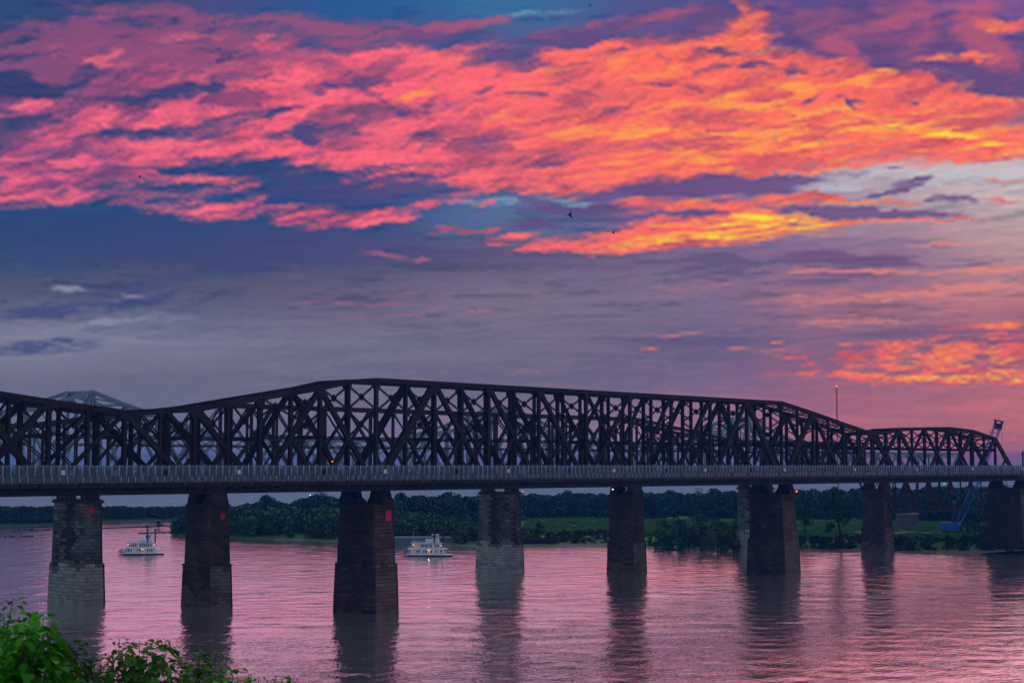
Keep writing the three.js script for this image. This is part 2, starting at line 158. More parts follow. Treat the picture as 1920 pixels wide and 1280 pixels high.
// ---------- helpers ----------
let seedState = 20240607;
const rnd = () => { seedState = (seedState + 0x6d2b79f5) | 0; let t = Math.imul(seedState ^ (seedState >>> 15), 1 | seedState); t = (t + Math.imul(t ^ (t >>> 7), 61 | t)) ^ t; return ((t ^ (t >>> 14)) >>> 0) / 4294967296; };
const rr = (a, b) => a + (b - a) * rnd();
const V3 = (x, y, z) => new THREE.Vector3(x, y, z);
const taken = new Map();
function numbered(name) { const n = taken.get(name) || 0; taken.set(name, n + 1); return n ? name + '_' + String(n).padStart(3, '0') : name; }
function tag(o, label, category, group) { o.userData = { label, category }; if (group) o.userData.group = group; return o; }
function top(o, name) { o.name = numbered(name); scene.add(o); return o; }
function thing(name, label, category, group) { const g = new THREE.Group(); top(g, name); return tag(g, label, category, group); }
function struct(name, geometry, material) { const m = new THREE.Mesh(geometry, material); top(m, name); m.userData.kind = 'structure'; m.receiveShadow = true; return m; }
function part(parent, name, geometry, material) { const m = new THREE.Mesh(geometry, material); m.name = name; m.castShadow = m.receiveShadow = true; parent.add(m); return m; }
function stuffPart(parent, name, geometries, material) { const m = part(parent, name, mergeGeometries(geometries), material); m.userData.kind = 'stuff'; return m; }
const C = (r, g, b) => new THREE.Color().setRGB(r, g, b);
const mat = (r, g, b, roughness = 0.85, extra = {}) => new THREE.MeshPhysicalMaterial({ color: C(r, g, b), roughness, specularIntensity: roughness > 0.85 ? 0.15 : 0.6, ...extra });
const glow = (hex, k) => new THREE.MeshStandardMaterial({ color: 0x111111, emissive: new THREE.Color(hex), emissiveIntensity: k });
const UNIT = new THREE.BoxGeometry(1, 1, 1);
function boxAt(w, h, d, x, y, z) { const g = new THREE.BoxGeometry(w, h, d); g.translate(x, y, z); return g; }
// the sight line through a point of the frame (in 1920 x 1280 units) down to height y: a place on the ground
function spot(u, v, y = 0) {
  const dx = (u - 960) / FOCAL, dy = (640 - v) / FOCAL, up = dy * Math.cos(TILT) + Math.sin(TILT), ahead = Math.cos(TILT) - dy * Math.sin(TILT), t = (y - EYE) / up;
  return V3(dx * t, y, -ahead * t);
}
function heightAt(v, ahead) { const dy = (640 - v) / FOCAL; return EYE + (dy * Math.cos(TILT) + Math.sin(TILT)) * ahead / (Math.cos(TILT) - dy * Math.sin(TILT)); }
// a steel section from p to q: an H of two flanges and a web, of the given width (across the truss) and depth (in its plane)
const SECTION = (() => {
  const s = new THREE.Shape(); [[-0.5, -0.5], [0.5, -0.5], [0.5, -0.36], [0.12, -0.36], [0.12, 0.36], [0.5, 0.36], [0.5, 0.5], [-0.5, 0.5], [-0.5, 0.36], [-0.12, 0.36], [-0.12, -0.36], [-0.5, -0.36]].forEach(([x, y], i) => i ? s.lineTo(x, y) : s.moveTo(x, y));
  const g = new THREE.ExtrudeGeometry(s, { depth: 1, bevelEnabled: false }); g.translate(0, 0, -0.5); g.rotateZ(Math.PI / 2); return g;      // length along z, flanges across x
})();
const X3 = V3(1, 0, 0), UP3 = V3(0, 1, 0);
function place(m, p, q, across, depth, side = V3(0, 0, 1)) {
  const d = q.clone().sub(p), L = d.length(); d.divideScalar(L);
  const s = side.clone().addScaledVector(d, -side.dot(d)).normalize(), n = d.clone().cross(s);
  m.quaternion.setFromRotationMatrix(new THREE.Matrix4().makeBasis(s, n, d)); m.position.copy(p).add(q).multiplyScalar(0.5); m.scale.set(across, depth, L); return m;
}
const bar = (parent, name, p, q, across, depth, material, geometry = SECTION, side) => place(part(parent, name, geometry, material), p, q, across, depth, side);
function boxBetween(p, q, across, depth, side = V3(0, 0, 1)) { const m = place(new THREE.Mesh(UNIT), p, q, across, depth, side); m.updateMatrix(); return UNIT.clone().applyMatrix4(m.matrix); }
// a laced member of unit length along z: two plates joined by a zigzag of flat bars; n bays
const lacedCache = new Map();
function laced(n) {
  if (!lacedCache.has(n)) {
    const g = [boxAt(1, 0.2, 1, 0, 0.4, 0), boxAt(1, 0.2, 1, 0, -0.4, 0)];
    for (let i = 0; i < n; i++) for (const s of [-1, 1]) { const z0 = i / n - 0.5, z1 = (i + 1) / n - 0.5; g.push(boxBetween(V3(0.3 * s, -0.32 * s, z0), V3(0.3 * s, 0.32 * s, z1), 0.1, 0.16 / n * 3, V3(1, 0, 0))); }
    lacedCache.set(n, mergeGeometries(g));
  }
  return lacedCache.get(n);
}
// bridges and piers share one frame: x along the deck (towards the right and away), z towards the camera's side
const TURN = Math.atan2(0.754, 0.657), FRAME = V3(-34.0, 0, -414.8);
function onFrame(a, b, y = 0) { return V3(FRAME.x + 0.657 * a - 0.754 * b, y, FRAME.z - 0.754 * a - 0.657 * b); }
function setOnFrame(o, a, b, y = 0) { o.position.copy(onFrame(a, b, y)); o.rotation.y = TURN; return o; }
function noiseTexture(size, f, repeat) {
  const d = new Uint8Array(size * size * 4); for (let y = 0; y < size; y++) for (let x = 0; x < size; x++) { const v = Math.max(0, Math.min(255, f(x / size, y / size) * 255)), o = (y * size + x) * 4; d[o] = d[o + 1] = d[o + 2] = v; d[o + 3] = 255; }
  const t = new THREE.DataTexture(d, size, size); t.wrapS = t.wrapT = THREE.RepeatWrapping; t.magFilter = THREE.LinearFilter; if (repeat) t.repeat.set(repeat, repeat); t.needsUpdate = true; return t;
}
const grime = noiseTexture(256, (x, y) => 0.72 + 0.45 * fbm(x * 6, y * 6, 4) + 0.25 * fbm(x * 30 + 9, y * 4, 3)); grime.colorSpace = THREE.SRGBColorSpace;

// ---------- river ----------
{
  // ripples: a tile of many crossing wave trains, turned into normals; a second, larger tile for the slow boils of the current
  const N = 2048, TILE = 96, h = new Float32Array(N * N), waves = [];
  for (let i = 0; i < 110; i++) { const k = Math.pow(rnd(), 1.15), n = Math.round(4 + k * 230), a = -0.35 + (rnd() + rnd() + rnd() - 1.5) * 2.3, kx = Math.round(n * Math.sin(a)), ky = Math.round(n * Math.cos(a)), kk = Math.hypot(kx, ky); if (kk < 1) continue; waves.push([kx, ky, rnd() * 6.283, 0.32 / Math.pow(kk, 1.06)]); }
  const sn = new Float32Array(N); for (let i = 0; i < N; i++) sn[i] = Math.sin(i / N * 2 * Math.PI);
  for (const [kx, ky, p, A] of waves) { const p0 = Math.floor(p / 6.2832 * N); for (let y = 0; y < N; y++) { let ph = (ky * y + p0) & (N - 1); const row = y * N; for (let x = 0; x < N; x++) { h[row + x] += A * sn[ph]; ph = (ph + kx + 4 * N) & (N - 1); } } }
  const per = (f) => (x, y) => { const w = (t) => t * t * (3 - 2 * t), a = f(x, y), b = f(x - 1, y), c = f(x, y - 1), e = f(x - 1, y - 1), s = w(x), t = w(y); return (a * (1 - s) + b * s) * (1 - t) + (c * (1 - s) + e * s) * t; };
  const gust = per((x, y) => fbm(x * 4 + 50, y * 11 + 4, 3)), coarse = new Float32Array(65 * 65); for (let y = 0; y <= 64; y++) for (let x = 0; x <= 64; x++) coarse[y * 65 + x] = 0.35 + 1.3 * sstep(-0.4, 0.5, gust((x % 64) / 64, (y % 64) / 64));
  for (let y = 0; y < N; y++) { const fy = y / 32, j = Math.floor(fy), ty = fy - j; for (let x = 0; x < N; x++) { const fx = x / 32, i = Math.floor(fx), tx = fx - i, o = j * 65 + i; h[y * N + x] *= (coarse[o] * (1 - tx) + coarse[o + 1] * tx) * (1 - ty) + (coarse[o + 65] * (1 - tx) + coarse[o + 66] * tx) * ty; } }
  const d = new Uint8Array(N * N * 4), px = TILE / N;
  for (let y = 0; y < N; y++) for (let x = 0; x < N; x++) {
    const gx = (h[y * N + ((x + 1) & (N - 1))] - h[y * N + ((x - 1) & (N - 1))]) / (2 * px), gy = (h[((y + 1) & (N - 1)) * N + x] - h[((y - 1) & (N - 1)) * N + x]) / (2 * px), l = Math.hypot(gx, gy, 1), o = (y * N + x) * 4;
    d[o] = 127.5 + 127.5 * -gx / l; d[o + 1] = 127.5 + 127.5 * -gy / l; d[o + 2] = 127.5 + 127.5 / l; d[o + 3] = 255;
  }
  const ripples = new THREE.DataTexture(d, N, N); ripples.wrapS = ripples.wrapT = THREE.RepeatWrapping; ripples.magFilter = THREE.LinearFilter; ripples.needsUpdate = true;
  const boils = noiseTexture(1024, per((x, y) => 0.5 + 0.42 * fbm(x * 9 + 3, y * 26 + 8, 6)));
  const slick = noiseTexture(512, per((x, y) => 0.55 + 0.8 * fbm(x * 5 + 30, y * 14 + 2, 5)));
  const g = new THREE.PlaneGeometry(16000, 12000); g.rotateX(-Math.PI / 2); g.translate(0, 0, -5200);
  const p = g.attributes.position, uv = g.attributes.uv; for (let i = 0; i < p.count; i++) uv.setXY(i, p.getX(i), -p.getZ(i));
  ripples.repeat.set(1 / TILE, 1 / TILE); boils.repeat.set(1 / 620, 1 / 620); slick.repeat.set(1 / 410, 1 / 410); boils.rotation = slick.rotation = 0.12;
  struct('river', g, new THREE.MeshPhysicalMaterial({ color: C(0.9, 0.77, 0.8), metalness: 0.92, roughness: 0.14, roughnessMap: slick, ior: 1.5, normalMap: ripples, normalScale: new THREE.Vector2(0.55, 0.55), bumpMap: boils, bumpScale: 0.3 }));
}

// ---------- banks ----------
const shoreRight = [[322, 1001], [380, 1006], [430, 1008], [530, 1012], [620, 1015], [735, 1021], [885, 1024], [980, 1024], [1030, 1024], [1135, 1023], [1230, 1028], [1390, 1034], [1500, 1034], [1624, 1032], [1690, 1035], [1850, 1038], [1920, 1040], [2200, 1043], [2600, 1046]].map(([u, v]) => spot(u, v));
const rightBank = [...shoreRight.map((p) => [p.x, -p.z]), [1250, 900], [1250, 1420], [60, 1400], [-150, 1330], [-205, 1080], [-190, 930]];
const leftBank = [...[[-260, 992], [-100, 989], [60, 985], [100, 982], [190, 979], [330, 976], [470, 973]].map(([u, v]) => { const p = spot(u, v); return [p.x, -p.z]; }), [-110, 1300], [-560, 1270]];
function signedDistance(poly, x, y) {
  let best = 1e9, inside = false;
  for (let i = 0, j = poly.length - 1; i < poly.length; j = i++) {
    const [ax, ay] = poly[j], [bx, by] = poly[i], dx = bx - ax, dy = by - ay, t = Math.max(0, Math.min(1, ((x - ax) * dx + (y - ay) * dy) / (dx * dx + dy * dy)));
    best = Math.min(best, Math.hypot(x - ax - t * dx, y - ay - t * dy)); if ((ay > y) !== (by > y) && x < ax + (y - ay) / (by - ay) * dx) inside = !inside;
  }
  return inside ? best : -best;
}
const rise = (poly, x, y) => { const d = signedDistance(poly, x, y) + 5 * fbm(x / 30, y / 30, 3); return d > 0 ? Math.min(3.4, 0.15 + d * 0.16) + 0.5 * fbm(x / 60 + 4, y / 60, 3) * Math.min(1, d / 30) : Math.max(-3, d * 0.12 - 0.1); };
const groundY = (x, z) => Math.max(rise(rightBank, x, -z), rise(leftBank, x, -z), -3);
function bank(name, poly, x0, x1, y0, y1, step) {
  const nx = Math.round((x1 - x0) / step), ny = Math.round((y1 - y0) / step), g = new THREE.PlaneGeometry(x1 - x0, y1 - y0, nx, ny); g.rotateX(-Math.PI / 2); g.translate((x0 + x1) / 2, 0, -(y0 + y1) / 2);
  const p = g.attributes.position, col = new Float32Array(p.count * 3);
  for (let i = 0; i < p.count; i++) {
    const x = p.getX(i), y = -p.getZ(i), h = rise(poly, x, y), d = signedDistance(poly, x, y); p.setY(i, h);
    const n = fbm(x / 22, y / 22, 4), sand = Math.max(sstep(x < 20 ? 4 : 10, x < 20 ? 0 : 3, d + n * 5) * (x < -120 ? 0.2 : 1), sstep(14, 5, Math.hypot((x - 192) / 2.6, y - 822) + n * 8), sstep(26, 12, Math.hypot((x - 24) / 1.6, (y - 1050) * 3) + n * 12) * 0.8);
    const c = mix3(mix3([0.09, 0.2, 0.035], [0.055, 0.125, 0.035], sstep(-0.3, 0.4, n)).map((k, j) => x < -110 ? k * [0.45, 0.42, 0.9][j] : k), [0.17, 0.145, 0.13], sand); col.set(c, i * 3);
  }
  g.setAttribute('color', new THREE.BufferAttribute(col, 3)); g.computeVertexNormals();
  return struct(name, g, new THREE.MeshPhysicalMaterial({ vertexColors: true, roughness: 1, specularIntensity: 0.05 }));
}
bank('riverbank', rightBank, -230, 1260, 690, 1425, 6);
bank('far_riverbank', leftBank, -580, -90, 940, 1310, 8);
{ // low country beyond the bend, out to the horizon
  const g = new THREE.PlaneGeometry(15900, 9900, 60, 190); g.rotateX(-Math.PI / 2); g.translate(0, 0, -6230); const p = g.attributes.position;
  for (let i = 0; i < p.count; i++) p.setY(i, -p.getZ(i) < 1330 ? -4 : 1.2 + 1.2 * fbm(p.getX(i) / 900, p.getZ(i) / 900, 3)); g.computeVertexNormals();
  struct('floodplain', g, mat(0.23, 0.28, 0.33, 1));  // pale blue-grey base colour stands in for distance haze
}
{ // the bluff that the camera stands on
  const g = new THREE.PlaneGeometry(420, 210, 70, 50); g.rotateX(-Math.PI / 2); g.translate(0, 0, -55); const p = g.attributes.position;
  for (let i = 0; i < p.count; i++) { const f = -p.getZ(i), n = fbm(p.getX(i) / 18, f / 18, 3); p.setY(i, f < 2 ? 34.8 + n * 0.3 : f < 30 ? 34.8 - (f - 2) * 0.3 + n * 0.5 : 26.4 - (f - 30) * 0.235 + n); }
  g.computeVertexNormals(); struct('bluff', g, mat(0.06, 0.085, 0.03, 1));
}

// ---------- the near railway bridge: black cantilever trusses ----------
const steels = [mat(0.02, 0.016, 0.017, 0.8, { map: grime }), mat(0.034, 0.023, 0.021, 0.8, { map: grime }), mat(0.014, 0.013, 0.015, 0.8, { map: grime })];
const steel = () => steels[Math.floor(rnd() * 3)];
const nodeA = (k) => k <= 0 ? 9.43 * k : k <= 18 ? 10.517 * k : 189.3 + 10.23 * (k - 18);
const TOPS = [[-24, 57.6], [-22, 55], [-20, 52], [-18, 49.2], [-16, 49.6], [-14, 51.5], [-12, 51.6], [-10, 49.6], [-8, 47.8], [-6, 48.9], [-4, 52], [-2, 55], [-1, 56.9], [0, 57.7], [18, 57.4], [20, 54.4], [22, 51.1], [24, 47.9], [25, 48.3], [26, 49.6], [28, 50.4], [30, 50.9], [32, 50.1], [34, 47.3], [36, 32]];
function topY(k) { let i = 0; while (TOPS[i + 1][0] < k) i++; const [a, x] = TOPS[i], [b, y] = TOPS[i + 1]; return x + (y - x) * (k - a) / (b - a); }
const LOW = 31.0, WIDE = 10.6;
{
  const b = thing('truss_bridge', 'long black steel cantilever truss railway bridge nearest the camera', 'bridge'); setOnFrame(b, 0, 0);
  const T = (k, z) => V3(nodeA(k), topY(k), z), B = (k, z) => V3(nodeA(k), LOW, z), M = (p, q) => p.clone().lerp(q, 0.5);
  const diagonals = [[-22, -24, 1], [-22, -20, 1], [-18, -20, 1], [-16, -18, 1], [-16, -14, 0], [-14, -12, 0], [-12, -14, 0], [-10, -12, 1], [-12, -10, 1], [-8, -10, 0], [-8, -6, 1], [-6, -4, 1], [-2, -4, 1], [-2, 0, 1], [2, 0, 2], [2, 4, 1], [4, 6, 1], [6, 8, 1], [8, 10, 0], [10, 8, 0], [12, 10, 0], [14, 12, 1], [16, 14, 1], [16, 18, 2], [20, 18, 2], [20, 22, 1], [24, 22, 1], [24, 26, 1], [26, 24, 1], [26, 28, 1], [28, 30, 0], [30, 28, 0], [30, 32, 0], [32, 30, 1], [34, 32, 1], [34, 36, 2]];
  const plate = new THREE.CylinderGeometry(1, 1, 1, 8); plate.rotateX(Math.PI / 2); plate.rotateZ(Math.PI / 8);
  for (const z of [0, -WIDE]) {
    for (let k = -24; k < 36; k++) { if (k < 34) bar(b, 'top_chord', T(k, z), T(k + 1, z), 0.95, 1.15, steel()); bar(b, 'bottom_chord', B(k, z), B(k + 1, z), 0.9, 1.5, steel()); }
    for (let k = -24; k <= 34; k++) bar(b, 'vertical_post', B(k, z), T(k, z), 0.8, k % 2 ? 0.72 : 0.98, steel(), (k > 4 && k < 18 && k % 2) || k > 25 ? laced(24) : SECTION);
    for (const [t, f, heavy] of diagonals) {
      bar(b, 'diagonal', T(t, z), B(f, z), 0.85, [0.75, 1.3, 1.95][heavy], steel());
      if (heavy) bar(b, 'sub_strut', M(T(t, z), B(f, z)), B(t, z), 0.6, 0.72, steel());
    }
    for (let k = -24; k <= 34; k++) { const s = part(b, 'gusset_plate', plate, steel()); s.position.copy(T(k, z)); s.position.y -= k % 2 ? 0.4 : 0.9; s.scale.set(k % 2 ? 0.7 : 1.3, k % 2 ? 0.7 : 1.2, 1.0); }
  }
  for (let k = -24; k <= 34; k++) {
    const y = topY(k), a = nodeA(k), N = (yy, z) => V3(a, yy, z), along = V3(1, 0, 0), knee = Math.max(43.2, y - 15);
    bar(b, 'top_strut', N(y - 0.2, 0), N(y - 0.2, -WIDE), 0.5, 0.8, steel(), laced(9), along);
    const tiers = y - knee > 9 ? [y - 0.8, (y + knee) / 2, knee] : [y - 0.8, knee - 0.6];
    for (let i = 0; i + 1 < tiers.length; i++) { if (i === 0 || k % 2 === 0) { bar(b, 'sway_brace', N(tiers[i], 0), N(tiers[i + 1], -WIDE), 0.32, 0.5, steel(), laced(12), along); bar(b, 'sway_brace', N(tiers[i], -WIDE), N(tiers[i + 1], 0), 0.32, 0.5, steel(), laced(12), along); const s = part(b, 'sway_plate', UNIT, steel()); s.position.set(a, (tiers[i] + tiers[i + 1]) / 2, -WIDE / 2); s.scale.set(0.3, 1.3, 1.5); s.rotation.x = Math.PI / 4; } }
    bar(b, 'portal_strut', N(tiers[tiers.length - 1], 0), N(tiers[tiers.length - 1], -WIDE), 0.5, 0.9, steel(), k % 2 ? laced(9) : SECTION, along);
    bar(b, 'floor_beam', V3(a, LOW + 0.3, 4.4), V3(a, LOW + 0.3, -WIDE - 4.4), 0.5, 1.5, steel());
    if (k < 34) for (const s of [0, 1]) bar(b, 'lateral_brace', T(k, s ? 0 : -WIDE), T(k + 1, s ? -WIDE : 0), 0.3, 0.25, steel(), laced(12), UP3);
  }
  const a0 = nodeA(-24), a1 = nodeA(36) + 30;
  for (const [z, n] of [[-2.6, 'stringer'], [-5.4, 'stringer'], [-8.1, 'stringer']]) bar(b, n, V3(a0, LOW + 0.9, z), V3(a1, LOW + 0.9, z), 0.4, 1.1, steel());
  const deck = part(b, 'track_deck', UNIT, mat(0.05, 0.042, 0.04, 0.95, { map: grime })); deck.scale.set(a1 - a0, 0.35, WIDE - 1.2); deck.position.set((a0 + a1) / 2, 32.7, -WIDE / 2);
  const walk = part(b, 'walkway_deck', UNIT, mat(0.2, 0.19, 0.18, 0.9, { map: grime })); walk.scale.set(a1 - a0, 0.28, 4.0); walk.position.set((a0 + a1) / 2, 32.9, 2.75);
  const south = part(b, 'service_deck', UNIT, mat(0.08, 0.07, 0.065, 0.9, { map: grime })); south.scale.set(a1 - a0, 0.28, 4.0); south.position.set((a0 + a1) / 2, 32.9, -WIDE - 2.75);
  for (const z of [4.55, -WIDE - 4.55]) { bar(b, 'fascia_girder', V3(a0, 32.25, z), V3(a1, 32.25, z), 0.3, 0.85, mat(0.032, 0.024, 0.022, 0.85, { map: grime }), UNIT); bar(b, 'lower_girder', V3(a0, 30.75, z * 0.82), V3(a1, 30.75, z * 0.82), 0.4, 1.1, steels[2], UNIT); }
  for (let k = -12; k < 37; k++) for (const h of [0, 0.5]) { const a = nodeA(k) * (1 - h) + nodeA(k + 1) * h; bar(b, 'walkway_bracket', V3(a, 31, 0.5), V3(a, 32.4, 4.7), 0.25, 0.4, steel(), UNIT); bar(b, 'bracket_post', V3(a, 30.6, 4.74), V3(a, 32.9, 4.74), 0.24, 0.3, steel(), UNIT); }
}

// ---------- fences of the walkway on the near side ----------
const galvanised = mat(0.46, 0.54, 0.58, 0.5, { metalness: 0.2 }), meshWire = new THREE.MeshStandardMaterial({ color: C(0.09, 0.16, 0.2), roughness: 0.7, transparent: true, opacity: 0.55, side: THREE.DoubleSide }), railMesh = new THREE.MeshStandardMaterial({ color: C(0.06, 0.1, 0.125), roughness: 0.7, transparent: true, opacity: 0.72, side: THREE.DoubleSide }), darkRail = mat(0.05, 0.065, 0.075, 0.6);
const STEP = 1.87, FROM = -128, POSTS = 280;
{
  const f = thing('safety_fence', 'tall pale wire mesh fence between walkway and trusses of the black bridge', 'fence'); setOnFrame(f, 0, 0);
  const postG = boxAt(0.17, 3.45, 0.14, 0, 34.75, 1.3), panelG = boxAt(STEP - 0.19, 2.7, 0.03, STEP / 2, 34.5, 1.3), leanG = mergeGeometries([boxBetween(V3(0.09, 35.98, 1.28), V3(STEP - 0.1, 35.98, 1.28), 0.12, 0.12), boxBetween(V3(0.09, 36.22, 1.06), V3(STEP - 0.1, 36.22, 1.06), 0.03, 0.62, V3(0, 0.6, 0.8))]);
  const whiteBoard = mat(0.92, 0.8, 0.76, 0.6), blackBoard = mat(0.012, 0.012, 0.015, 0.8), boardG = new THREE.BoxGeometry(0.95, 1.0, 0.08);
  for (let i = 0; i < POSTS; i++) {
    const a = FROM + i * STEP; part(f, 'fence_post', postG, galvanised).position.x = a; part(f, 'mesh_panel', panelG, meshWire).position.x = a; part(f, 'leaning_panel', leanG, meshWire).position.x = a;
    const j = i % 25; if (j === 19 || j === 8) { const s = part(f, j === 19 ? 'white_sign_board' : 'black_sign_board', boardG, j === 19 ? whiteBoard : blackBoard); s.position.set(a + STEP * 0.5, 34.95, 1.42); }
  }
  const r = thing('walkway_railing', 'low grey mesh railing along the outer edge of the bridge walkway', 'railing'); setOnFrame(r, 0, 0);
  const main = boxAt(0.22, 2.1, 0.2, 0, 33.35, 4.62), thin = boxAt(0.1, 1.75, 0.1, 0, 33.25, 4.6), wire = boxAt(STEP - 0.14, 1.5, 0.03, STEP / 2, 33.3, 4.56), rail = boxAt(STEP, 0.14, 0.16, STEP / 2, 34.28, 4.62);
  for (let i = 0; i < POSTS; i++) { const a = FROM + i * STEP; (i % 5 === 0 ? part(r, 'railing_post', main, darkRail) : part(r, 'baluster', thin, galvanised)).position.x = a; part(r, 'railing_mesh', wire, railMesh).position.x = a + 0.07; part(r, 'top_rail', rail, darkRail).position.x = a; }
}

// ---------- the second railway bridge, behind the first: lighter pin-connected trusses ----------
const frisco = [mat(0.03, 0.022, 0.023, 0.85), mat(0.04, 0.029, 0.028, 0.85)], FS = () => frisco[Math.floor(rnd() * 2)];
const pairG = mergeGeometries([boxAt(0.34, 1, 1, 0.33, 0, 0), boxAt(0.34, 1, 1, -0.33, 0, 0)]), eyebars = mergeGeometries([boxAt(1, 0.26, 1, 0, 0.37, 0), boxAt(1, 0.26, 1, 0, -0.37, 0)]);
{
  const b = thing('truss_bridge', 'dark pin-connected truss railway bridge just behind the black bridge', 'bridge'); setOnFrame(b, 0, 42);
  const xs = []; for (let a = -15.3 - 9.4 * 22; a <= 331; a += 9.4) xs.push(a); const n = 36, X = (i) => i <= 22 ? -15.3 + (i - 22) * 9.4 : i <= 42 ? -15.3 + (i - 22) * 9.0 : 164.7 + (i - 42) * 9.2;
  const H = (i) => { const a = X(i); if (a < -15.3) { const d = -15.3 - a; return d < 58 ? 52.2 - d * 0.12 : d < 150 ? 45.3 + 2.2 * Math.sin((d - 58) / 92 * Math.PI) : 45.3 + (d - 150) * 0.1; } if (a <= 165) return 52.2; const d = a - 165; return d < 58 ? 52.2 - d * 0.115 : 45.4; };
  const W2 = 9, last = 60;
  for (const z of [0, -W2]) for (let i = 0; i <= last; i++) {
    const t = V3(X(i), H(i), z), l = V3(X(i), 31, z);
    if (i < last) { if (i < last - 1) bar(b, 'top_chord', t, V3(X(i + 1), H(i + 1), z), 0.8, 0.95, FS()); bar(b, 'bottom_chord', l, V3(X(i + 1), 31, z), 0.7, 0.8, FS(), eyebars); }
    if (i < last) bar(b, 'vertical_post', l, t, 0.6, i % 2 ? 0.5 : 0.75, FS(), laced(20));
    if (i % 2 === 0 && i + 2 <= last) {
      const up = (i / 2) % 2 === 0, p = V3(X(i), up ? H(i) : 31, z), q = V3(X(i + 2), up ? 31 : (i + 2 === last ? 31 : H(i + 2)), z); bar(b, 'diagonal', p, q, 0.5, 0.85, FS(), up ? eyebars : SECTION);
      bar(b, 'counter_rod', V3(X(i), up ? 31 : H(i), z), V3(X(i + 2), up ? H(Math.min(i + 2, last - 1)) : 31, z), 0.22, 0.5, FS(), eyebars);
      bar(b, 'sub_strut', V3(X(i + 1), (31 + H(i + 1)) / 2, z), V3(X(up ? i : i + 2), 31, z), 0.35, 0.45, FS(), eyebars);
    }
  }
  for (let i = 0; i < last; i++) { const y = H(i), a = X(i), along = V3(1, 0, 0); bar(b, 'top_strut', V3(a, y, 0), V3(a, y, -W2), 0.4, 0.6, FS(), laced(8), along); bar(b, 'sway_brace', V3(a, y - 0.5, 0), V3(a, 42, -W2), 0.25, 0.42, FS(), laced(12), along); bar(b, 'sway_brace', V3(a, y - 0.5, -W2), V3(a, 42, 0), 0.25, 0.42, FS(), laced(12), along); bar(b, 'portal_strut', V3(a, 41.5, 0), V3(a, 41.5, -W2), 0.4, 0.7, FS(), laced(8), along); bar(b, 'floor_beam', V3(a, 30.9, 1), V3(a, 30.9, -W2 - 1), 0.4, 1.2, FS()); if (i < last - 1) bar(b, 'lateral_rod', V3(a, y, i % 2 ? 0 : -W2), V3(X(i + 1), H(i + 1), i % 2 ? -W2 : 0), 0.2, 0.2, FS(), UNIT); }
  const d = part(b, 'track_deck', UNIT, mat(0.06, 0.05, 0.045, 0.95)); d.scale.set(X(last) - X(0) + 140, 0.9, 7); d.position.set((X(last) + X(0) + 140) / 2, 32, -W2 / 2);
  // approach: a deck truss that hangs below the track beyond the last river pier
  const rust = [mat(0.06, 0.036, 0.034, 0.9), mat(0.05, 0.034, 0.034, 0.9)], n2 = 10, s = 10.4, a0 = X(last) + 3;
  for (const z of [0.5, -W2 - 0.5]) for (let i = 0; i <= n2; i++) {
    const m = rust[i % 2], x = a0 + i * s, x2 = x + s, yT = 29.4, yB = 16.4; if (i < n2) { bar(b, 'approach_chord', V3(x, yT, z), V3(x2, yT, z), 0.7, 0.8, m); if (i > 0 && i < n2 - 1) bar(b, 'approach_chord', V3(x, yB, z), V3(x2, yB, z), 0.6, 0.6, m); bar(b, 'approach_diagonal', V3(x, i % 2 ? yB : yT, z), V3(x2, i % 2 ? yT : yB, z), 0.5, 0.8, m); }
    if (i > 0 && i < n2) bar(b, 'approach_post', V3(x, yB, z), V3(x, yT, z), 0.4, 0.6, m, laced(8));
  }
}

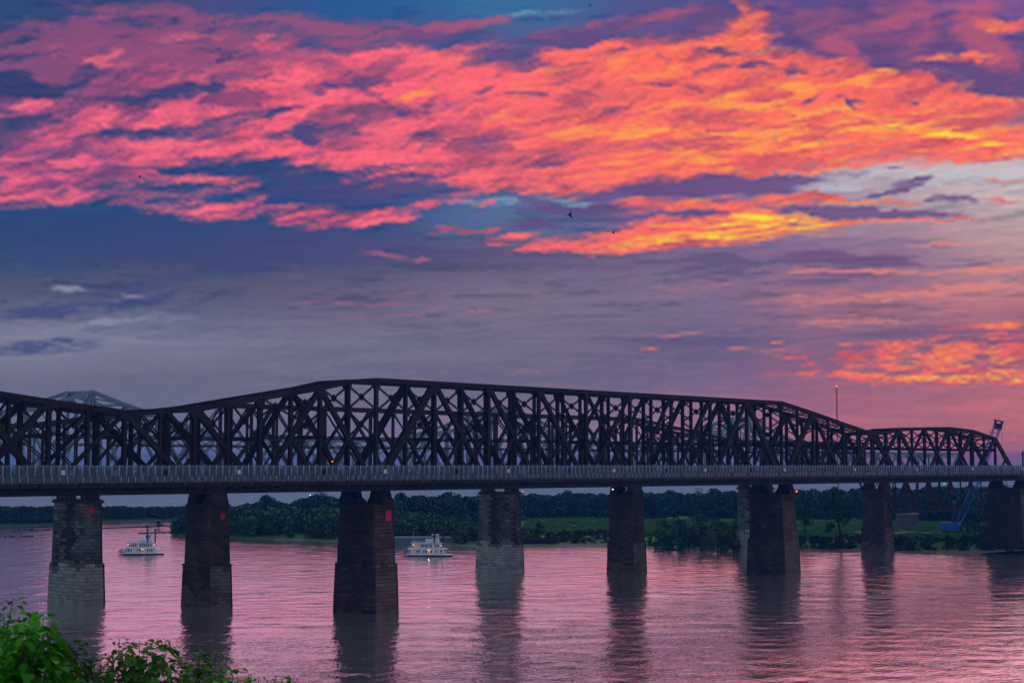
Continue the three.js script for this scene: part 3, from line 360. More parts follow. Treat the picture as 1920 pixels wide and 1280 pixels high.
// ---------- the highway bridge, farthest of the three: pale painted steel ----------
{
  const b = thing('truss_bridge', 'pale blue grey highway truss bridge, farthest of the three bridges', 'bridge'); setOnFrame(b, 0, 80);
  const pale = [mat(0.19, 0.29, 0.34, 0.7), mat(0.16, 0.26, 0.31, 0.7)], PS = () => pale[Math.floor(rnd() * 2)], piersAt = [-236, -28.4, 143.4, 293], W3 = 11, s = 10.6;
  const H = (a) => { let h = a > 335 ? 42.2 : 44.2; for (const p of piersAt) { const d = Math.abs(a - p); h = Math.max(h, 56.2 - (d < 15 ? d * 0.3 : 4.5 + (d - 15) * 0.24)); } return h; };
  const xs = [-236]; for (let p = 0; p < 3; p++) { const span = piersAt[p + 1] - piersAt[p], n = 2 * Math.round(span / s / 2); for (let i = 1; i <= n; i++) xs.push(piersAt[p] + span * i / n); } for (let i = 1; i <= 18; i++) xs.push(293 + i * s);
  for (const z of [0, -W3]) for (let i = 0; i < xs.length; i++) {
    const a = xs[i], t = V3(a, H(a), z), l = V3(a, 32.4, z), m = PS(), tower = piersAt.includes(a);
    bar(b, 'vertical_post', l, t, 0.6, tower ? 1.1 : 0.6, m);
    if (i + 1 < xs.length) { const c = xs[i + 1]; bar(b, 'top_chord', t, V3(c, H(c), z), 0.9, tower || piersAt.includes(c) ? 1.2 : 0.95, m); bar(b, 'bottom_chord', l, V3(c, 32.4, z), 0.8, 1.0, m); bar(b, 'diagonal', V3(a, i % 2 ? 32.4 : H(a), z), V3(c, i % 2 ? H(c) : 32.4, z), 0.6, 0.8, m); }
    if (tower) { const g = part(b, 'gusset_plate', new THREE.CylinderGeometry(1.9, 1.9, 1, 6).rotateX(Math.PI / 2), m); g.position.set(a, H(a) - 0.4, z); }
  }
  for (let i = 0; i < xs.length; i++) { const a = xs[i], along = V3(1, 0, 0), y = H(a); bar(b, 'top_strut', V3(a, y, 0), V3(a, y, -W3), 0.5, 0.6, PS(), SECTION, along); bar(b, 'sway_brace', V3(a, y, 0), V3(a, Math.max(40, y - 9), -W3), 0.3, 0.4, PS(), SECTION, along); bar(b, 'sway_brace', V3(a, y, -W3), V3(a, Math.max(40, y - 9), 0), 0.3, 0.4, PS(), SECTION, along); if (i + 1 < xs.length) bar(b, 'lateral_brace', V3(a, y, i % 2 ? 0 : -W3), V3(xs[i + 1], H(xs[i + 1]), i % 2 ? -W3 : 0), 0.4, 0.4, PS()); }
  const e = xs[xs.length - 1] + 260, d = part(b, 'road_deck', UNIT, mat(0.3, 0.32, 0.34, 0.85)); d.scale.set(e + 236, 1.1, W3 + 1); d.position.set((e - 236) / 2, 31.6, -W3 / 2);
}

// ---------- stone piers: a core, courses of single stones on the two faces one sees, merged courses on the far faces ----------
const stoneShapes = [0, 1, 2, 3].map((v) => { // a block with chamfered front edges; x along the face, z out of the wall
  const p = [], idx = [], c = 0.035, b = 0.06 + v * 0.02; const ring = (x0, x1, y0, y1, z) => { const i = p.length / 3; p.push(x0, y0, z, x1, y0, z, x1, y1, z, x0, y1, z); return i; };
  const r0 = ring(-0.5, 0.5, -0.5, 0.5, -0.5), r1 = ring(-0.5, 0.5, -0.5, 0.5, 0.5 - b), r2 = ring(-0.5 + c, 0.5 - c, -0.5 + c * 2.2, 0.5 - c * 2.2, 0.5 - 0.02 * v), mid = p.length / 3; p.push((v - 1.5) * 0.08, 0.06 * (v % 2 ? 1 : -1), 0.53);
  for (const [s, t] of [[r0, r1], [r1, r2]]) for (let i = 0; i < 4; i++) { const j = (i + 1) % 4; idx.push(s + i, s + j, t + j, s + i, t + j, t + i); } for (let i = 0; i < 4; i++) idx.push(r2 + i, r2 + (i + 1) % 4, mid);
  let g = new THREE.BufferGeometry(); g.setAttribute('position', new THREE.Float32BufferAttribute(p, 3)); g.setIndex(idx); g = g.toNonIndexed(); g.computeVertexNormals(); const n = g.attributes.position.count, uv = new Float32Array(n * 2); for (let i = 0; i < n; i++) { uv[i * 2] = g.attributes.position.getX(i) + v * 0.3; uv[i * 2 + 1] = g.attributes.position.getY(i); } g.setAttribute('uv', new THREE.BufferAttribute(uv, 2)); return g;
});
const stoneGrain = noiseTexture(256, (x, y) => 0.78 + 0.4 * fbm(x * 14, y * 14, 5)); stoneGrain.colorSpace = THREE.SRGBColorSpace;
const tones = (r, g, b) => [0.72, 0.86, 1, 1.12, 1.28].map((k) => mat(r * k, g * k, b * k, 0.92, { map: stoneGrain }));
const SOOT = tones(0.08, 0.06, 0.055), RED = tones(0.14, 0.086, 0.068), BROWN = tones(0.2, 0.142, 0.108), GREY = tones(0.23, 0.235, 0.22), OLD = tones(0.14, 0.145, 0.14), PALE = tones(0.5, 0.52, 0.45), OLIVE = tones(0.24, 0.235, 0.2);
const mortar = mat(0.02, 0.018, 0.018, 1);
function pier({ name = 'bridge_pier', label, a, b, L, T, capY, stepY, base = 0, upper, lower, shade, capL = 0, grow = 1, course = 0.93, low = 1, belt = false }) {
  const g = thing(name, label, 'pier'); setOnFrame(g, a, b);
  const k = (y) => (y < stepY ? 1 - 0.055 * Math.max(0, y) / stepY : 0.885 - 0.065 * (y - stepY) / (capY - stepY)) * grow;
  const n0 = Math.round((capY - base) / course), h = (capY - base) / n0, hidden = [];
  for (const [y0, y1] of [[base - 4, stepY], [stepY, capY]]) { // inner core
    const s0 = k(y0 + 0.01), s1 = k(y1 - 0.01), c = new THREE.CylinderGeometry(1, 1, y1 - y0, 4, 1); c.rotateY(Math.PI / 4); const p = c.attributes.position; for (let i = 0; i < p.count; i++) { const s = p.getY(i) > 0 ? s1 : s0, r = Math.SQRT1_2; p.setX(i, p.getX(i) / r / 2 * (T * s - 0.12)); p.setZ(i, p.getZ(i) / r / 2 * (L * s - 0.12)); }
    const m = part(g, 'core', c, mortar); m.position.y = (y0 + y1) / 2; c.computeVertexNormals();
  }
  for (let i = 0; i < n0; i++) {
    const y0 = base + i * h - (i === 0 ? 3 : 0), y1 = base + (i + 1) * h, y = (y0 + y1) / 2, ym = base + (i + 0.5) * h, s = k(ym), l = L * s, t = T * s;
    const faces = [[l, -t / 2, 0, -Math.PI / 2, true], [l, t / 2, 0, Math.PI / 2, false], [t - 1.0, 0, l / 2, 0, true], [t - 1.0, 0, -l / 2, Math.PI, false]];   // the face towards -x and the end towards +z are the ones in view
    faces.forEach(([len, fx, fz, turn, seen], f) => {
      const n = Math.max(2, Math.round(len / 2.15)), cuts = [0]; for (let j = 1; j < n; j++) cuts.push((j + (i % 2 ? 0.25 : -0.25) + rr(-0.1, 0.1)) / n); cuts.push(1);
      for (let j = 0; j < n; j++) {
        const w = (cuts[j + 1] - cuts[j]) * len, along = ((cuts[j] + cuts[j + 1]) / 2 - 0.5) * len, out = rr(-0.03, 0.03), sx = Math.sin(turn), cz = Math.cos(turn);
        const x = fx + along * cz - sx * (0.25 - out), z = fz - along * sx - cz * (0.25 - out);
        const tone = Math.max(0, Math.min(4, Math.floor(rnd() * 3 + 1 + fbm(i * 0.4, (f * 9 + along) * 0.3 + a, 2) * 2))), set = shade(ym, f === 2 ? 1 : 0, along / len, rnd() * 0.1 + fbm(along * 0.22 + a, ym * 0.1, 3));
        if (seen) { const m = part(g, 'stone', stoneShapes[Math.floor(rnd() * 4)], set[tone]); m.position.set(x, y, z); m.rotation.y = turn; m.scale.set(w - 0.07, y1 - y0 - 0.085, 0.5); }
        else { const q = stoneShapes[j % 4].clone(); q.scale(w - 0.05, y1 - y0 - 0.045, 0.5); q.rotateY(turn); q.translate(x, y, z); hidden.push(q); }
      }
    });
  }
  stuffPart(g, 'far_side_stones', hidden, shade(capY, 0, 0, 0)[2]);
  const ledge = (y, s, hh, m) => { const c = part(g, 'coping', UNIT, m); c.scale.set(T * s, hh, L * s); c.position.y = y; };
  ledge(capY + 0.3, k(capY) * 1.06 + capL, 0.6, SOOT[3]); ledge(capY + 0.78, k(capY) * 1.0 + capL, 0.36, SOOT[2]); if (belt) ledge(stepY + 0.2, k(stepY - 0.1) * 1.03, 0.45, SOOT[4]);
  return g;
}
// cast steel shoes that carry the trusses: stepped, flared blocks
const shoeG = (() => { const s = new THREE.Shape(); [[-2.9, 0], [-2.75, 0.9], [-2.1, 1.5], [-1.7, 2.6], [-1.3, 3.0], [1.3, 3.0], [1.7, 2.6], [2.1, 1.5], [2.75, 0.9], [2.9, 0]].forEach(([x, y], i) => i ? s.lineTo(x, y) : s.moveTo(x, y)); const g = new THREE.ExtrudeGeometry(s, { depth: 3.4, bevelEnabled: true, bevelSize: 0.12, bevelThickness: 0.2, bevelSegments: 1, steps: 1 }); g.translate(0, 0, -1.7); return g; })();
const redPaint = mat(0.5, 0.02, 0.04, 0.6);
function shoe(g, z, y, sx, sy, sz, m, turn = Math.PI / 2) { const s = part(g, 'bearing_shoe', shoeG, m); s.position.set(0, y, z); s.rotation.y = turn; s.scale.set(sx, sy, sz); return s; }
const nearShade = (y, end, t, n) => y > 24 ? SOOT : end ? (y + n * 9 < 10 ? BROWN : n > 0.15 ? BROWN : RED) : (n > 0.28 ? RED : SOOT);  // end face painted lighter and redder, as the side the light reaches
const friscoShade = (y, end, t, n) => end && y < 11 ? (n > 0.05 ? OLIVE : BROWN) : y + n * 6 < 4 ? BROWN : n > 0.2 ? RED : SOOT;  // washed foot, lightened only on the end face that catches the light
const paleShade = (y, end, t, n) => y + n * 5 < 9.5 ? PALE : y + n * 5 < 11.5 ? OLIVE : Math.abs(t + n * 0.3) < 0.16 ? SOOT : n > 0.34 ? SOOT : n < -0.05 ? GREY : OLD;
const railG = (() => { const g = []; for (let i = 0; i <= 8; i++) g.push(boxAt(0.08, 1.3, 0.08, 0, 0.65, i / 8 - 0.5)); return g; })();
function capRail(g, y, L, T, m) { const r = []; for (let i = 0; i <= 8; i++) r.push(boxAt(0.09, 1.25, 0.09, -T / 2, y + 0.6, (i / 8 - 0.5) * L)); for (const h of [0.55, 1.2]) r.push(boxAt(0.07, 0.07, L, -T / 2, y + h, 0)); for (const zz of [-1, 1]) r.push(boxAt(T, 0.07, 0.07, 0, y + 1.2, zz * L / 2)); part(g, 'cap_railing', mergeGeometries(r), m); }
for (const [a, label, T, base] of [[1.4, 'dark brown stone pier under the peak of the black bridge, nearest and largest', 8.4, 0], [191, 'dark brown stone pier below the point where the black trusses descend', 10, 0], [376, 'broad dark brown stone pier on the right bank, at the right edge of the picture', 12, 0]]) {
  const p = pier({ label, a, b: 4.7, L: a === 376 ? 17 : 15.2, T, capY: 26.1, stepY: 12.1, base, shade: nearShade });
  for (const z of [4.7, -4.7 - 1.2]) shoe(p, z + 0.4, 26.9, 0.95, 1.18, 1, steels[2]);
  const lad = []; for (const z of [-0.4, 0.4]) lad.push(boxAt(0.09, 4, 0.09, -2.4, 28.4, z - 0.3)); for (let i = 0; i < 9; i++) lad.push(boxAt(0.07, 0.07, 0.8, -2.4, 26.8 + i * 0.42, -0.3)); part(p, 'ladder', mergeGeometries(lad), darkRail); capRail(p, 26.95, 13.2, 6.2, darkRail);
  if (a === 1.4) { const m = part(p, 'red_marker', new THREE.BoxGeometry(1.9, 2.6, 0.1), redPaint); m.position.set(1.4, 24.0, 15.2 * 0.83 / 2 + 0.12); }
}
for (const [a, label, T] of [[-15.3, 'narrow dark pier with red marker, second of the left-hand pier row', 8], [164.8, 'narrow dark stone pier in mid picture between a pale pier and a larger dark pier', 8], [339, 'narrow dark pier at the shore beneath the low dip of the black trusses', 8.4]]) {
  const p = pier({ label, a, b: 46.6, L: 11.4, T, capY: 25.6, stepY: 10.6, shade: friscoShade, belt: true, course: 0.9, capL: 0.02 });
  for (const z of [3.6, -3.6]) { shoe(p, z, 26.4, 0.62, 1.3, 1.3, SOOT[1]); }
  const x = []; for (const s of [-1, 1]) x.push(boxBetween(V3(0, 26.6, -1.6 * s), V3(0, 30.2, 1.6 * s), 0.3, 0.3, X3)); part(p, 'cross_frame', mergeGeometries(x), galvanised);
  if (a === -15.3) { const m = part(p, 'red_marker', new THREE.BoxGeometry(1.45, 1.45, 0.1), redPaint); m.position.set(0.9, 23.3, 11.4 * 0.84 / 2 + 0.12); m.rotation.z = Math.PI / 4; }
}
for (const [a, label] of [[-28.4, 'pale grey stone pier with dark stains and red marker, leftmost of all piers'], [143.4, 'pale grey stone pier with dark stains, right of the paddle steamer and barge'], [306, 'pale grey stone pier almost hidden behind the broad dark pier']]) {
  const p = pier({ label, a, b: 85.5, L: 16.8, T: 7, capY: 26.4, stepY: 10.2, shade: paleShade, course: 0.96, capL: 0.03 });
  for (const z of [5.5, -5.5]) shoe(p, z, 27.2, 0.62, 1.2, 1, steels[2]); capRail(p, 27.3, 15, 6, mat(0.14, 0.17, 0.19, 0.7));
  if (a === -28.4) { const m = part(p, 'red_marker', new THREE.BoxGeometry(1.5, 1.5, 0.1), redPaint); m.position.set(-0.6, 24.6, 16.8 * 0.83 / 2 + 0.1); m.rotation.z = Math.PI / 4; }
}

// ---------- paddle steamers ----------
const hullWhite = mat(0.7, 0.78, 0.82, 0.5), trim = mat(0.5, 0.56, 0.62, 0.5), hullDark = mat(0.03, 0.02, 0.025, 0.5), funnelBlack = mat(0.015, 0.015, 0.017, 0.5), roofGrey = mat(0.36, 0.42, 0.47, 0.6), paneDark = mat(0.02, 0.03, 0.04, 0.15), paneLit = glow(0xffa050, 0.4), lampWarm = glow(0xffb050, 5);
function lampLight(at, hex, power, parent) { const l = new THREE.PointLight(hex, power, 60, 2); l.position.copy(at); l.castShadow = true; parent.add(l); return l; }
function steamer(label, at, turn, flip) {
  const g = thing('paddle_steamer', label, 'boat', undefined); g.position.copy(at); g.rotation.y = turn; g.scale.setScalar(flip ? 0.92 : 1);
  const outline = (x0, x1, w, bow) => { const s = new THREE.Shape(); s.moveTo(x0, -w); s.lineTo(x1 - bow, -w); s.quadraticCurveTo(x1 - bow * 0.2, -w * 0.85, x1, 0); s.quadraticCurveTo(x1 - bow * 0.2, w * 0.85, x1 - bow, w); s.lineTo(x0, w); s.closePath(); return s; };
  const slab = (x0, x1, w, bow, y, h, m, name, bevel = 0.05) => { const e = new THREE.ExtrudeGeometry(outline(x0, x1, w, bow), { depth: h, bevelEnabled: true, bevelSize: bevel, bevelThickness: bevel, bevelSegments: 1 }); e.rotateX(-Math.PI / 2); e.translate(0, y, 0); return part(g, name, e, m); };
  slab(-8.8, 9.2, 2.5, 3, -0.5, 1.0, hullDark, 'hull', 0.15); slab(-9, 9.4, 2.9, 3, 0.62, 0.2, hullWhite, 'main_deck');
  const cabin = (x0, x1, w, y, h, n, litShare, name) => {
    const c = part(g, name, boxAt(x1 - x0, h, w * 2, (x0 + x1) / 2, y + h / 2, 0), hullWhite), wg = new THREE.BoxGeometry((x1 - x0) / n * 0.55, h * 0.52, 0.08);
    for (const z of [-1, 1]) for (let i = 0; i < n; i++) { const wnd = part(c, 'window', wg, rnd() < litShare ? paneLit : paneDark); wnd.position.set(x0 + (i + 0.5) * (x1 - x0) / n, y + h * 0.55, z * (w + 0.02)); }
  };
  cabin(-7.4, 5.6, 2.0, 0.85, 2.05, 13, 0.3, 'main_cabin'); slab(-8.4, 7.4, 2.75, 2, 2.95, 0.16, hullWhite, 'second_deck'); cabin(-6.2, 4.2, 1.8, 3.15, 1.9, 11, 0.45, 'second_cabin'); slab(-7.2, 5.6, 2.5, 1.4, 5.1, 0.14, roofGrey, 'hurricane_roof');
  cabin(1.2, 3.6, 1.1, 6.9, 1.7, 3, 0.15, 'pilot_house'); part(g, 'texas_cabin', boxAt(5.4, 1.5, 2.4, 1.2, 6.0, 0), hullWhite); slab(0.9, 4.0, 1.4, 0.6, 8.65, 0.12, roofGrey, 'pilot_house_roof');
  const railing = (x0, x1, w, y, h) => { const r = []; for (const z of [-w, w]) { for (const k of [0.5, 1]) r.push(boxAt(x1 - x0, 0.06, 0.05, (x0 + x1) / 2, y + h * k, z)); for (let x = x0; x <= x1; x += 0.8) r.push(boxAt(0.06, h, 0.05, x, y + h / 2, z)); } part(g, 'railing', mergeGeometries(r), trim); };
  railing(-8.6, 6, 2.8, 0.82, 0.95); railing(-8, 5.4, 2.65, 3.12, 0.9); railing(-6.8, 4.4, 2.4, 5.24, 0.75);
  const posts = []; for (let x = -8.2; x <= 6.4; x += 1.62) for (const z of [-2.65, 2.65]) { posts.push(boxAt(0.12, 2.1, 0.12, x, 1.9, z)); if (x > -7.4 && x < 5.4) posts.push(boxAt(0.1, 1.95, 0.1, x, 4.1, z * 0.92)); } part(g, 'deck_posts', mergeGeometries(posts), hullWhite);
  for (const z of [-1.25, 1.25]) { const f = new THREE.LatheGeometry([[0.3, 0], [0.3, 6.2], [0.48, 6.5], [0.62, 7.0], [0.42, 6.75], [0.2, 6.7]].map(([x, y]) => new THREE.Vector2(x, y)), 12); const m = part(g, 'funnel', f, funnelBlack); m.position.set(z > 0 ? 2.2 : 5.2, 4.2, z); }
  const wheel = []; for (let i = 0; i < 12; i++) { const t = i / 12 * Math.PI * 2; wheel.push(boxAt(0.6, 0.1, 3.6, 1.3, 0, 0).rotateZ(t)); for (const z of [-1.7, 1.7]) wheel.push(boxAt(1.5, 0.1, 0.1, 0.75, 0, z).rotateZ(t)); } const pw = part(g, 'paddle_wheel', mergeGeometries(wheel), mat(0.3, 0.05, 0.04, 0.6)); pw.position.set(-9.2, 1.0, 0);
  part(g, 'flag_pole', boxAt(0.09, 5.2, 0.09, -6.6, 7.6, 0), trim); part(g, 'jack_staff', boxAt(0.07, 3.6, 0.07, 8.2, 2.6, 0), trim);
  const stair = []; for (let i = 0; i < 8; i++) stair.push(boxAt(0.3, 0.06, 1.3, 6.8 - i * 0.24, 0.9 + i * 0.28, 1.2)); part(g, 'stairway', mergeGeometries(stair), hullWhite);
  for (const [x, y, z] of [[-6.2, 4.6, 2.3], [0.2, 2.4, 2.6], [5.2, 4.4, 2.3]]) { part(g, 'deck_lamp', new THREE.SphereGeometry(0.14, 8, 6).translate(x, y, z), lampWarm); }
  lampLight(V3(0.2, 2.4, 2.85), 0xffa858, 0.8, g); lampLight(V3(-6.2, 4.6, 2.6), 0xffa858, 0.5, g);
  return g;
}
steamer('white paddle steamer with black funnels on open water between the two leftmost piers', spot(267, 1039.5), 0.1, true);
steamer('white paddle steamer with lit windows and black funnels in front of the grey barge', spot(805, 1042.5), -0.12, false);

// ---------- barges by the far bank ----------
function barge(label, u0, u1, v, h, m, deckM, cover) {
  const p = spot(u0, v), q = spot(u1, v), L = p.distanceTo(q), g = thing('river_barge', label, 'barge'); g.position.copy(p).add(q).multiplyScalar(0.5); g.rotation.y = Math.atan2(-(q.z - p.z), q.x - p.x);
  const s = new THREE.Shape(); [[-L / 2, h], [-L / 2, h * 0.55], [-L / 2 + 1.6, -0.6], [L / 2 - 1.6, -0.6], [L / 2, h * 0.55], [L / 2, h]].forEach(([x, y], i) => i ? s.lineTo(x, y) : s.moveTo(x, y)); const e = new THREE.ExtrudeGeometry(s, { depth: 9, bevelEnabled: false }); e.translate(0, 0, -9); part(g, 'hull', e, m);
  part(g, 'coaming', mergeGeometries([boxAt(L - 1, 0.7, 0.25, 0, h + 0.35, -0.8), boxAt(L - 1, 0.7, 0.25, 0, h + 0.35, -8.2), boxAt(0.25, 0.7, 7.2, L / 2 - 0.6, h + 0.35, -4.5), boxAt(0.25, 0.7, 7.2, -L / 2 + 0.6, h + 0.35, -4.5)]), deckM);
  const n = Math.round(L / 3.2); for (let i = 0; i < n; i++) { if (cover) { const c = part(g, 'hatch_cover', new THREE.CylinderGeometry(3.6, 3.6, L / n - 0.2, 10, 1, false, 0, Math.PI).rotateZ(Math.PI / 2).rotateX(-Math.PI / 2).scale(1, 0.3, 1), deckM); c.position.set(-L / 2 + (i + 0.5) * L / n, h + 0.3, -4.5); c.rotation.x = 0; } part(g, 'side_rib', boxAt(0.18, h * 0.8, 0.12, -L / 2 + (i + 0.5) * L / n, h * 0.5, 0.05), m); }
  return g;
}
barge('long pale grey covered barge behind the paddle steamer with lit windows', 733, 886, 1021.5, 3.2, mat(0.19, 0.27, 0.3, 0.8, { map: grime }), mat(0.34, 0.42, 0.45, 0.7), true);
barge('short rust dark barge on the bank just right of a pale pier', 978, 1030, 1023, 2.6, mat(0.045, 0.03, 0.035, 0.9, { map: grime }), mat(0.05, 0.032, 0.034, 0.9), false);
{ const g = thing('work_boat', 'small white work boat at the right end of the grey barge', 'boat'); const p = spot(873, 1016); g.position.set(p.x, 0, p.z - 4); const s = new THREE.Shape(); [[-3.2, 1.4], [-3, -0.4], [2.4, -0.4], [3.6, 1.8]].forEach(([x, y], i) => i ? s.lineTo(x, y) : s.moveTo(x, y)); const e = new THREE.ExtrudeGeometry(s, { depth: 2.6, bevelEnabled: true, bevelSize: 0.1, bevelThickness: 0.1, bevelSegments: 1 }); e.translate(0, 0, -1.3); part(g, 'hull', e, roofGrey).position.y = 2.2; part(g, 'cabin', boxAt(2.6, 1.9, 2, -0.6, 4.6, 0), hullWhite); for (let i = 0; i < 3; i++) part(g, 'window', boxAt(0.6, 0.7, 0.06, -1.5 + i * 0.9, 4.9, 1.02), paneDark); part(g, 'roof', boxAt(3, 0.15, 2.4, -0.6, 5.62, 0), hullWhite); }

// ---------- blue crane on the right bank ----------
{
  const blue = mat(0.015, 0.15, 0.5, 0.5), navy = mat(0.012, 0.03, 0.12, 0.6), foot = V3(0, 5.2, 0), p = spot(1790, 1000, 3), g = thing('lattice_boom_crane', 'blue lattice boom crane rising past the right end of the black bridge', 'crane'); g.position.set(p.x, 3, p.z);
  const ahead = -p.z, tipY = heightAt(799, ahead) - 3, tipX = (1876 - 1790) / 3121 * ahead, base = V3((1799 - 1790) / 3121 * ahead, 5, 0), tip = V3(tipX, tipY, 0), dir = tip.clone().sub(base), n = 22, w = 1.55, side = V3(dir.y, -dir.x, 0).normalize();
  const chords = []; for (const s of [-1, 1]) for (const t of [-1, 1]) chords.push(boxBetween(base.clone().addScaledVector(side, s * 0.7).add(V3(0, 0, t * 0.7)), base.clone().addScaledVector(dir, 0.14).addScaledVector(side, s * w).add(V3(0, 0, t * w)), 0.32, 0.32), boxBetween(base.clone().addScaledVector(dir, 0.14).addScaledVector(side, s * w).add(V3(0, 0, t * w)), tip.clone().addScaledVector(side, s * w * 0.92).add(V3(0, 0, t * w * 0.92)), 0.32, 0.32)); part(g, 'boom_chords', mergeGeometries(chords), blue);
  for (let i = 3; i < n; i++) { const l = [], c0 = base.clone().addScaledVector(dir, i / n), c1 = base.clone().addScaledVector(dir, (i + 1) / n), sg = i % 2 ? 1 : -1; for (const t of [-1, 1]) { l.push(boxBetween(c0.clone().addScaledVector(side, sg * w).add(V3(0, 0, t * w)), c1.clone().addScaledVector(side, -sg * w).add(V3(0, 0, t * w)), 0.18, 0.18)); l.push(boxBetween(c0.clone().addScaledVector(side, t * w).add(V3(0, 0, sg * w)), c1.clone().addScaledVector(side, t * w).add(V3(0, 0, -sg * w)), 0.18, 0.18)); } part(g, 'boom_lacing', mergeGeometries(l), blue); }
  const head = part(g, 'boom_head', mergeGeometries([boxAt(3.6, 2.8, 2.6, 0, 0, 0), boxAt(0.9, 1.8, 1.2, -1.6, 2.0, 0), boxAt(0.9, 1.8, 1.2, 1.6, 2.0, 0), boxAt(4.6, 0.5, 1.2, 0, 2.7, 0)]), navy); head.position.copy(tip); head.rotation.z = -0.2;
  part(g, 'hoist_rope', mergeGeometries([boxBetween(tip.clone().add(V3(1.8, 1.5, 0)), V3(tipX + 1.8, 16, 0), 0.09, 0.09), boxBetween(tip.clone().add(V3(-1, 2.5, 0)), V3(-3, 15, 0), 0.09, 0.09)]), navy);
  part(g, 'hook_block', boxAt(0.9, 1.6, 0.7, tipX + 1.8, 15.2, 0), navy);
  part(g, 'machine_house', boxAt(8.5, 3.6, 4.4, -2.8, 3.6, 0), blue); part(g, 'cab', boxAt(2.2, 2.6, 2, 2.6, 3.4, 1.6), blue); part(g, 'cab_window', boxAt(1.4, 1.1, 0.06, 2.8, 3.9, 2.63), paneDark); part(g, 'tracks', mergeGeometries([boxAt(9, 1.5, 1.3, -0.5, 0.75, 2.2), boxAt(9, 1.5, 1.3, -0.5, 0.75, -2.2)]), hullDark);
  part(g, 'gantry', mergeGeometries([boxBetween(V3(-0.6, 5.4, 0.8), V3(0.6, 15, 0.6), 0.7, 0.7), boxBetween(V3(-0.6, 5.4, -0.8), V3(0.6, 15, -0.6), 0.7, 0.7), boxAt(1.6, 9, 0.8, 0.6, 8, 0)]), navy); part(g, 'gantry_sheave', boxAt(2.2, 1.1, 1.9, 0.7, 15.2, 0), blue);
}
{ // concrete block by the shore pier
  const p = spot(1702, 990, 3), g = thing('concrete_abutment', 'square grey concrete abutment on the grass right of the shore pier', 'abutment'), cm = mat(0.2, 0.2, 0.22, 0.9, { map: stoneGrain }), h = heightAt(963, -p.z) - 2.6; g.position.set(p.x, 2.6, p.z); part(g, 'block', boxAt(10.5, h, 7, 0, h / 2 - 0.4, 0), cm); part(g, 'cap', boxAt(11, 0.7, 7.5, 0, h, 0), mat(0.26, 0.26, 0.27, 0.9)); for (let i = 0; i < 3; i++) part(g, 'buttress', boxAt(0.8, h - 1, 0.5, -3.5 + i * 3.5, h / 2 - 0.6, 3.7), cm); }
{ // radio mast far behind
  const x = 61.5, z = -300; const ahead = 1380, g = thing('radio_mast', 'thin red lattice radio mast with a lit top rising above the bridge trusses', 'mast'), H = heightAt(727, ahead), red = mat(0.25, 0.07, 0.07, 0.7), l = []; g.position.set((1571 - 960) / 3121 * ahead, 1, -ahead);
  for (const [a, c] of [[0.5, 0.3], [-0.5, 0.3], [0, -0.55]]) l.push(boxAt(0.22, H, 0.22, a, H / 2, c)); part(g, 'mast_legs', mergeGeometries(l), red); const z2 = []; for (let y = 0; y < H - 3; y += 3) { z2.push(boxBetween(V3(0.5, y, 0.3), V3(-0.5, y + 1.5, 0.3), 0.12, 0.12), boxBetween(V3(-0.5, y + 1.5, 0.3), V3(0.5, y + 3, 0.3), 0.12, 0.12), boxBetween(V3(0.5, y, 0.3), V3(0, y + 3, -0.55), 0.12, 0.12)); } part(g, 'mast_lacing', mergeGeometries(z2), red);
  part(g, 'beacon_lamp', new THREE.CylinderGeometry(0.5, 0.5, 1.2, 8).translate(0, H + 0.4, 0), glow(0xff7a30, 3)); }
{ // signal gantry at the right end of the bridge
  const g = thing('signal_gantry', 'thin dark signal gantry reaching right from the end of the black trusses', 'signal gantry'); setOnFrame(g, 379, 0); const m = steels[0]; part(g, 'gantry_beam', boxAt(22, 0.7, 0.5, 11, 41.2, 0), m); part(g, 'gantry_beam', boxAt(22, 0.25, 0.5, 11, 42.2, 0), m); for (const x of [0.5, 21]) part(g, 'gantry_post', boxAt(0.5, 9.5, 0.5, x, 37.5, 0), m); part(g, 'signal_head', boxAt(0.9, 2.8, 0.5, 8.8, 41.6, 0.5), funnelBlack); }
function lamp(label, at, hex, r, power, strength, pole = 0) {
  const g = thing('navigation_lamp', label, 'lamp'); g.position.copy(at); part(g, 'housing', new THREE.CylinderGeometry(r * 1.15, r * 1.3, r * 0.9, 10).translate(0, -r * 1.1, 0), funnelBlack); part(g, 'lamp_lens', new THREE.SphereGeometry(r, 10, 8), glow(hex, strength)); if (pole) part(g, 'lamp_pole', boxAt(0.09, pole, 0.09, 0, -pole / 2 - r, 0), darkRail); if (power) lampLight(V3(0, 0, r + 0.2), hex, power, g); return g;
}
lamp('orange lamp glowing low between the trusses above the second pier', onFrame(-50, 9, heightAt(858, 388)), 0xff9a30, 0.28, 3, 12, 4);
lamp('orange lamp glowing low between the trusses near the largest pier', onFrame(-6, 9, heightAt(866, 418)), 0xff8a28, 0.3, 3, 12, 3.4);
lamp('red orange lamp beside the right shoe of the largest pier', onFrame(4.3, -1.6, heightAt(938, 414)), 0xff4a10, 0.24, 1.2, 9, 1.2);
lamp('red orange lamp on the top of the brown pier below the truss descent', onFrame(196, -1.6, heightAt(921, 562)), 0xff3a14, 0.3, 1.2, 9, 1.2);
lamp('small green lamp under the deck at the right', onFrame(300, -3.6, heightAt(907, 640)), 0x50ff60, 0.18, 0, 4); lamp('small pale lamp under the deck left of the narrow middle pier', onFrame(92, -3.6, heightAt(917, 486)), 0xc8fff0, 0.16, 0, 4); lamp('small green white lamp under the deck left of the largest pier', onFrame(-25, -3.6, heightAt(927.5, 398)), 0x90ffc8, 0.12, 0, 3);
lamp('red lamp on the pale pier in mid picture', onFrame(147, 78, heightAt(921, 577)), 0xff5040, 0.2, 0, 4, 0.8);
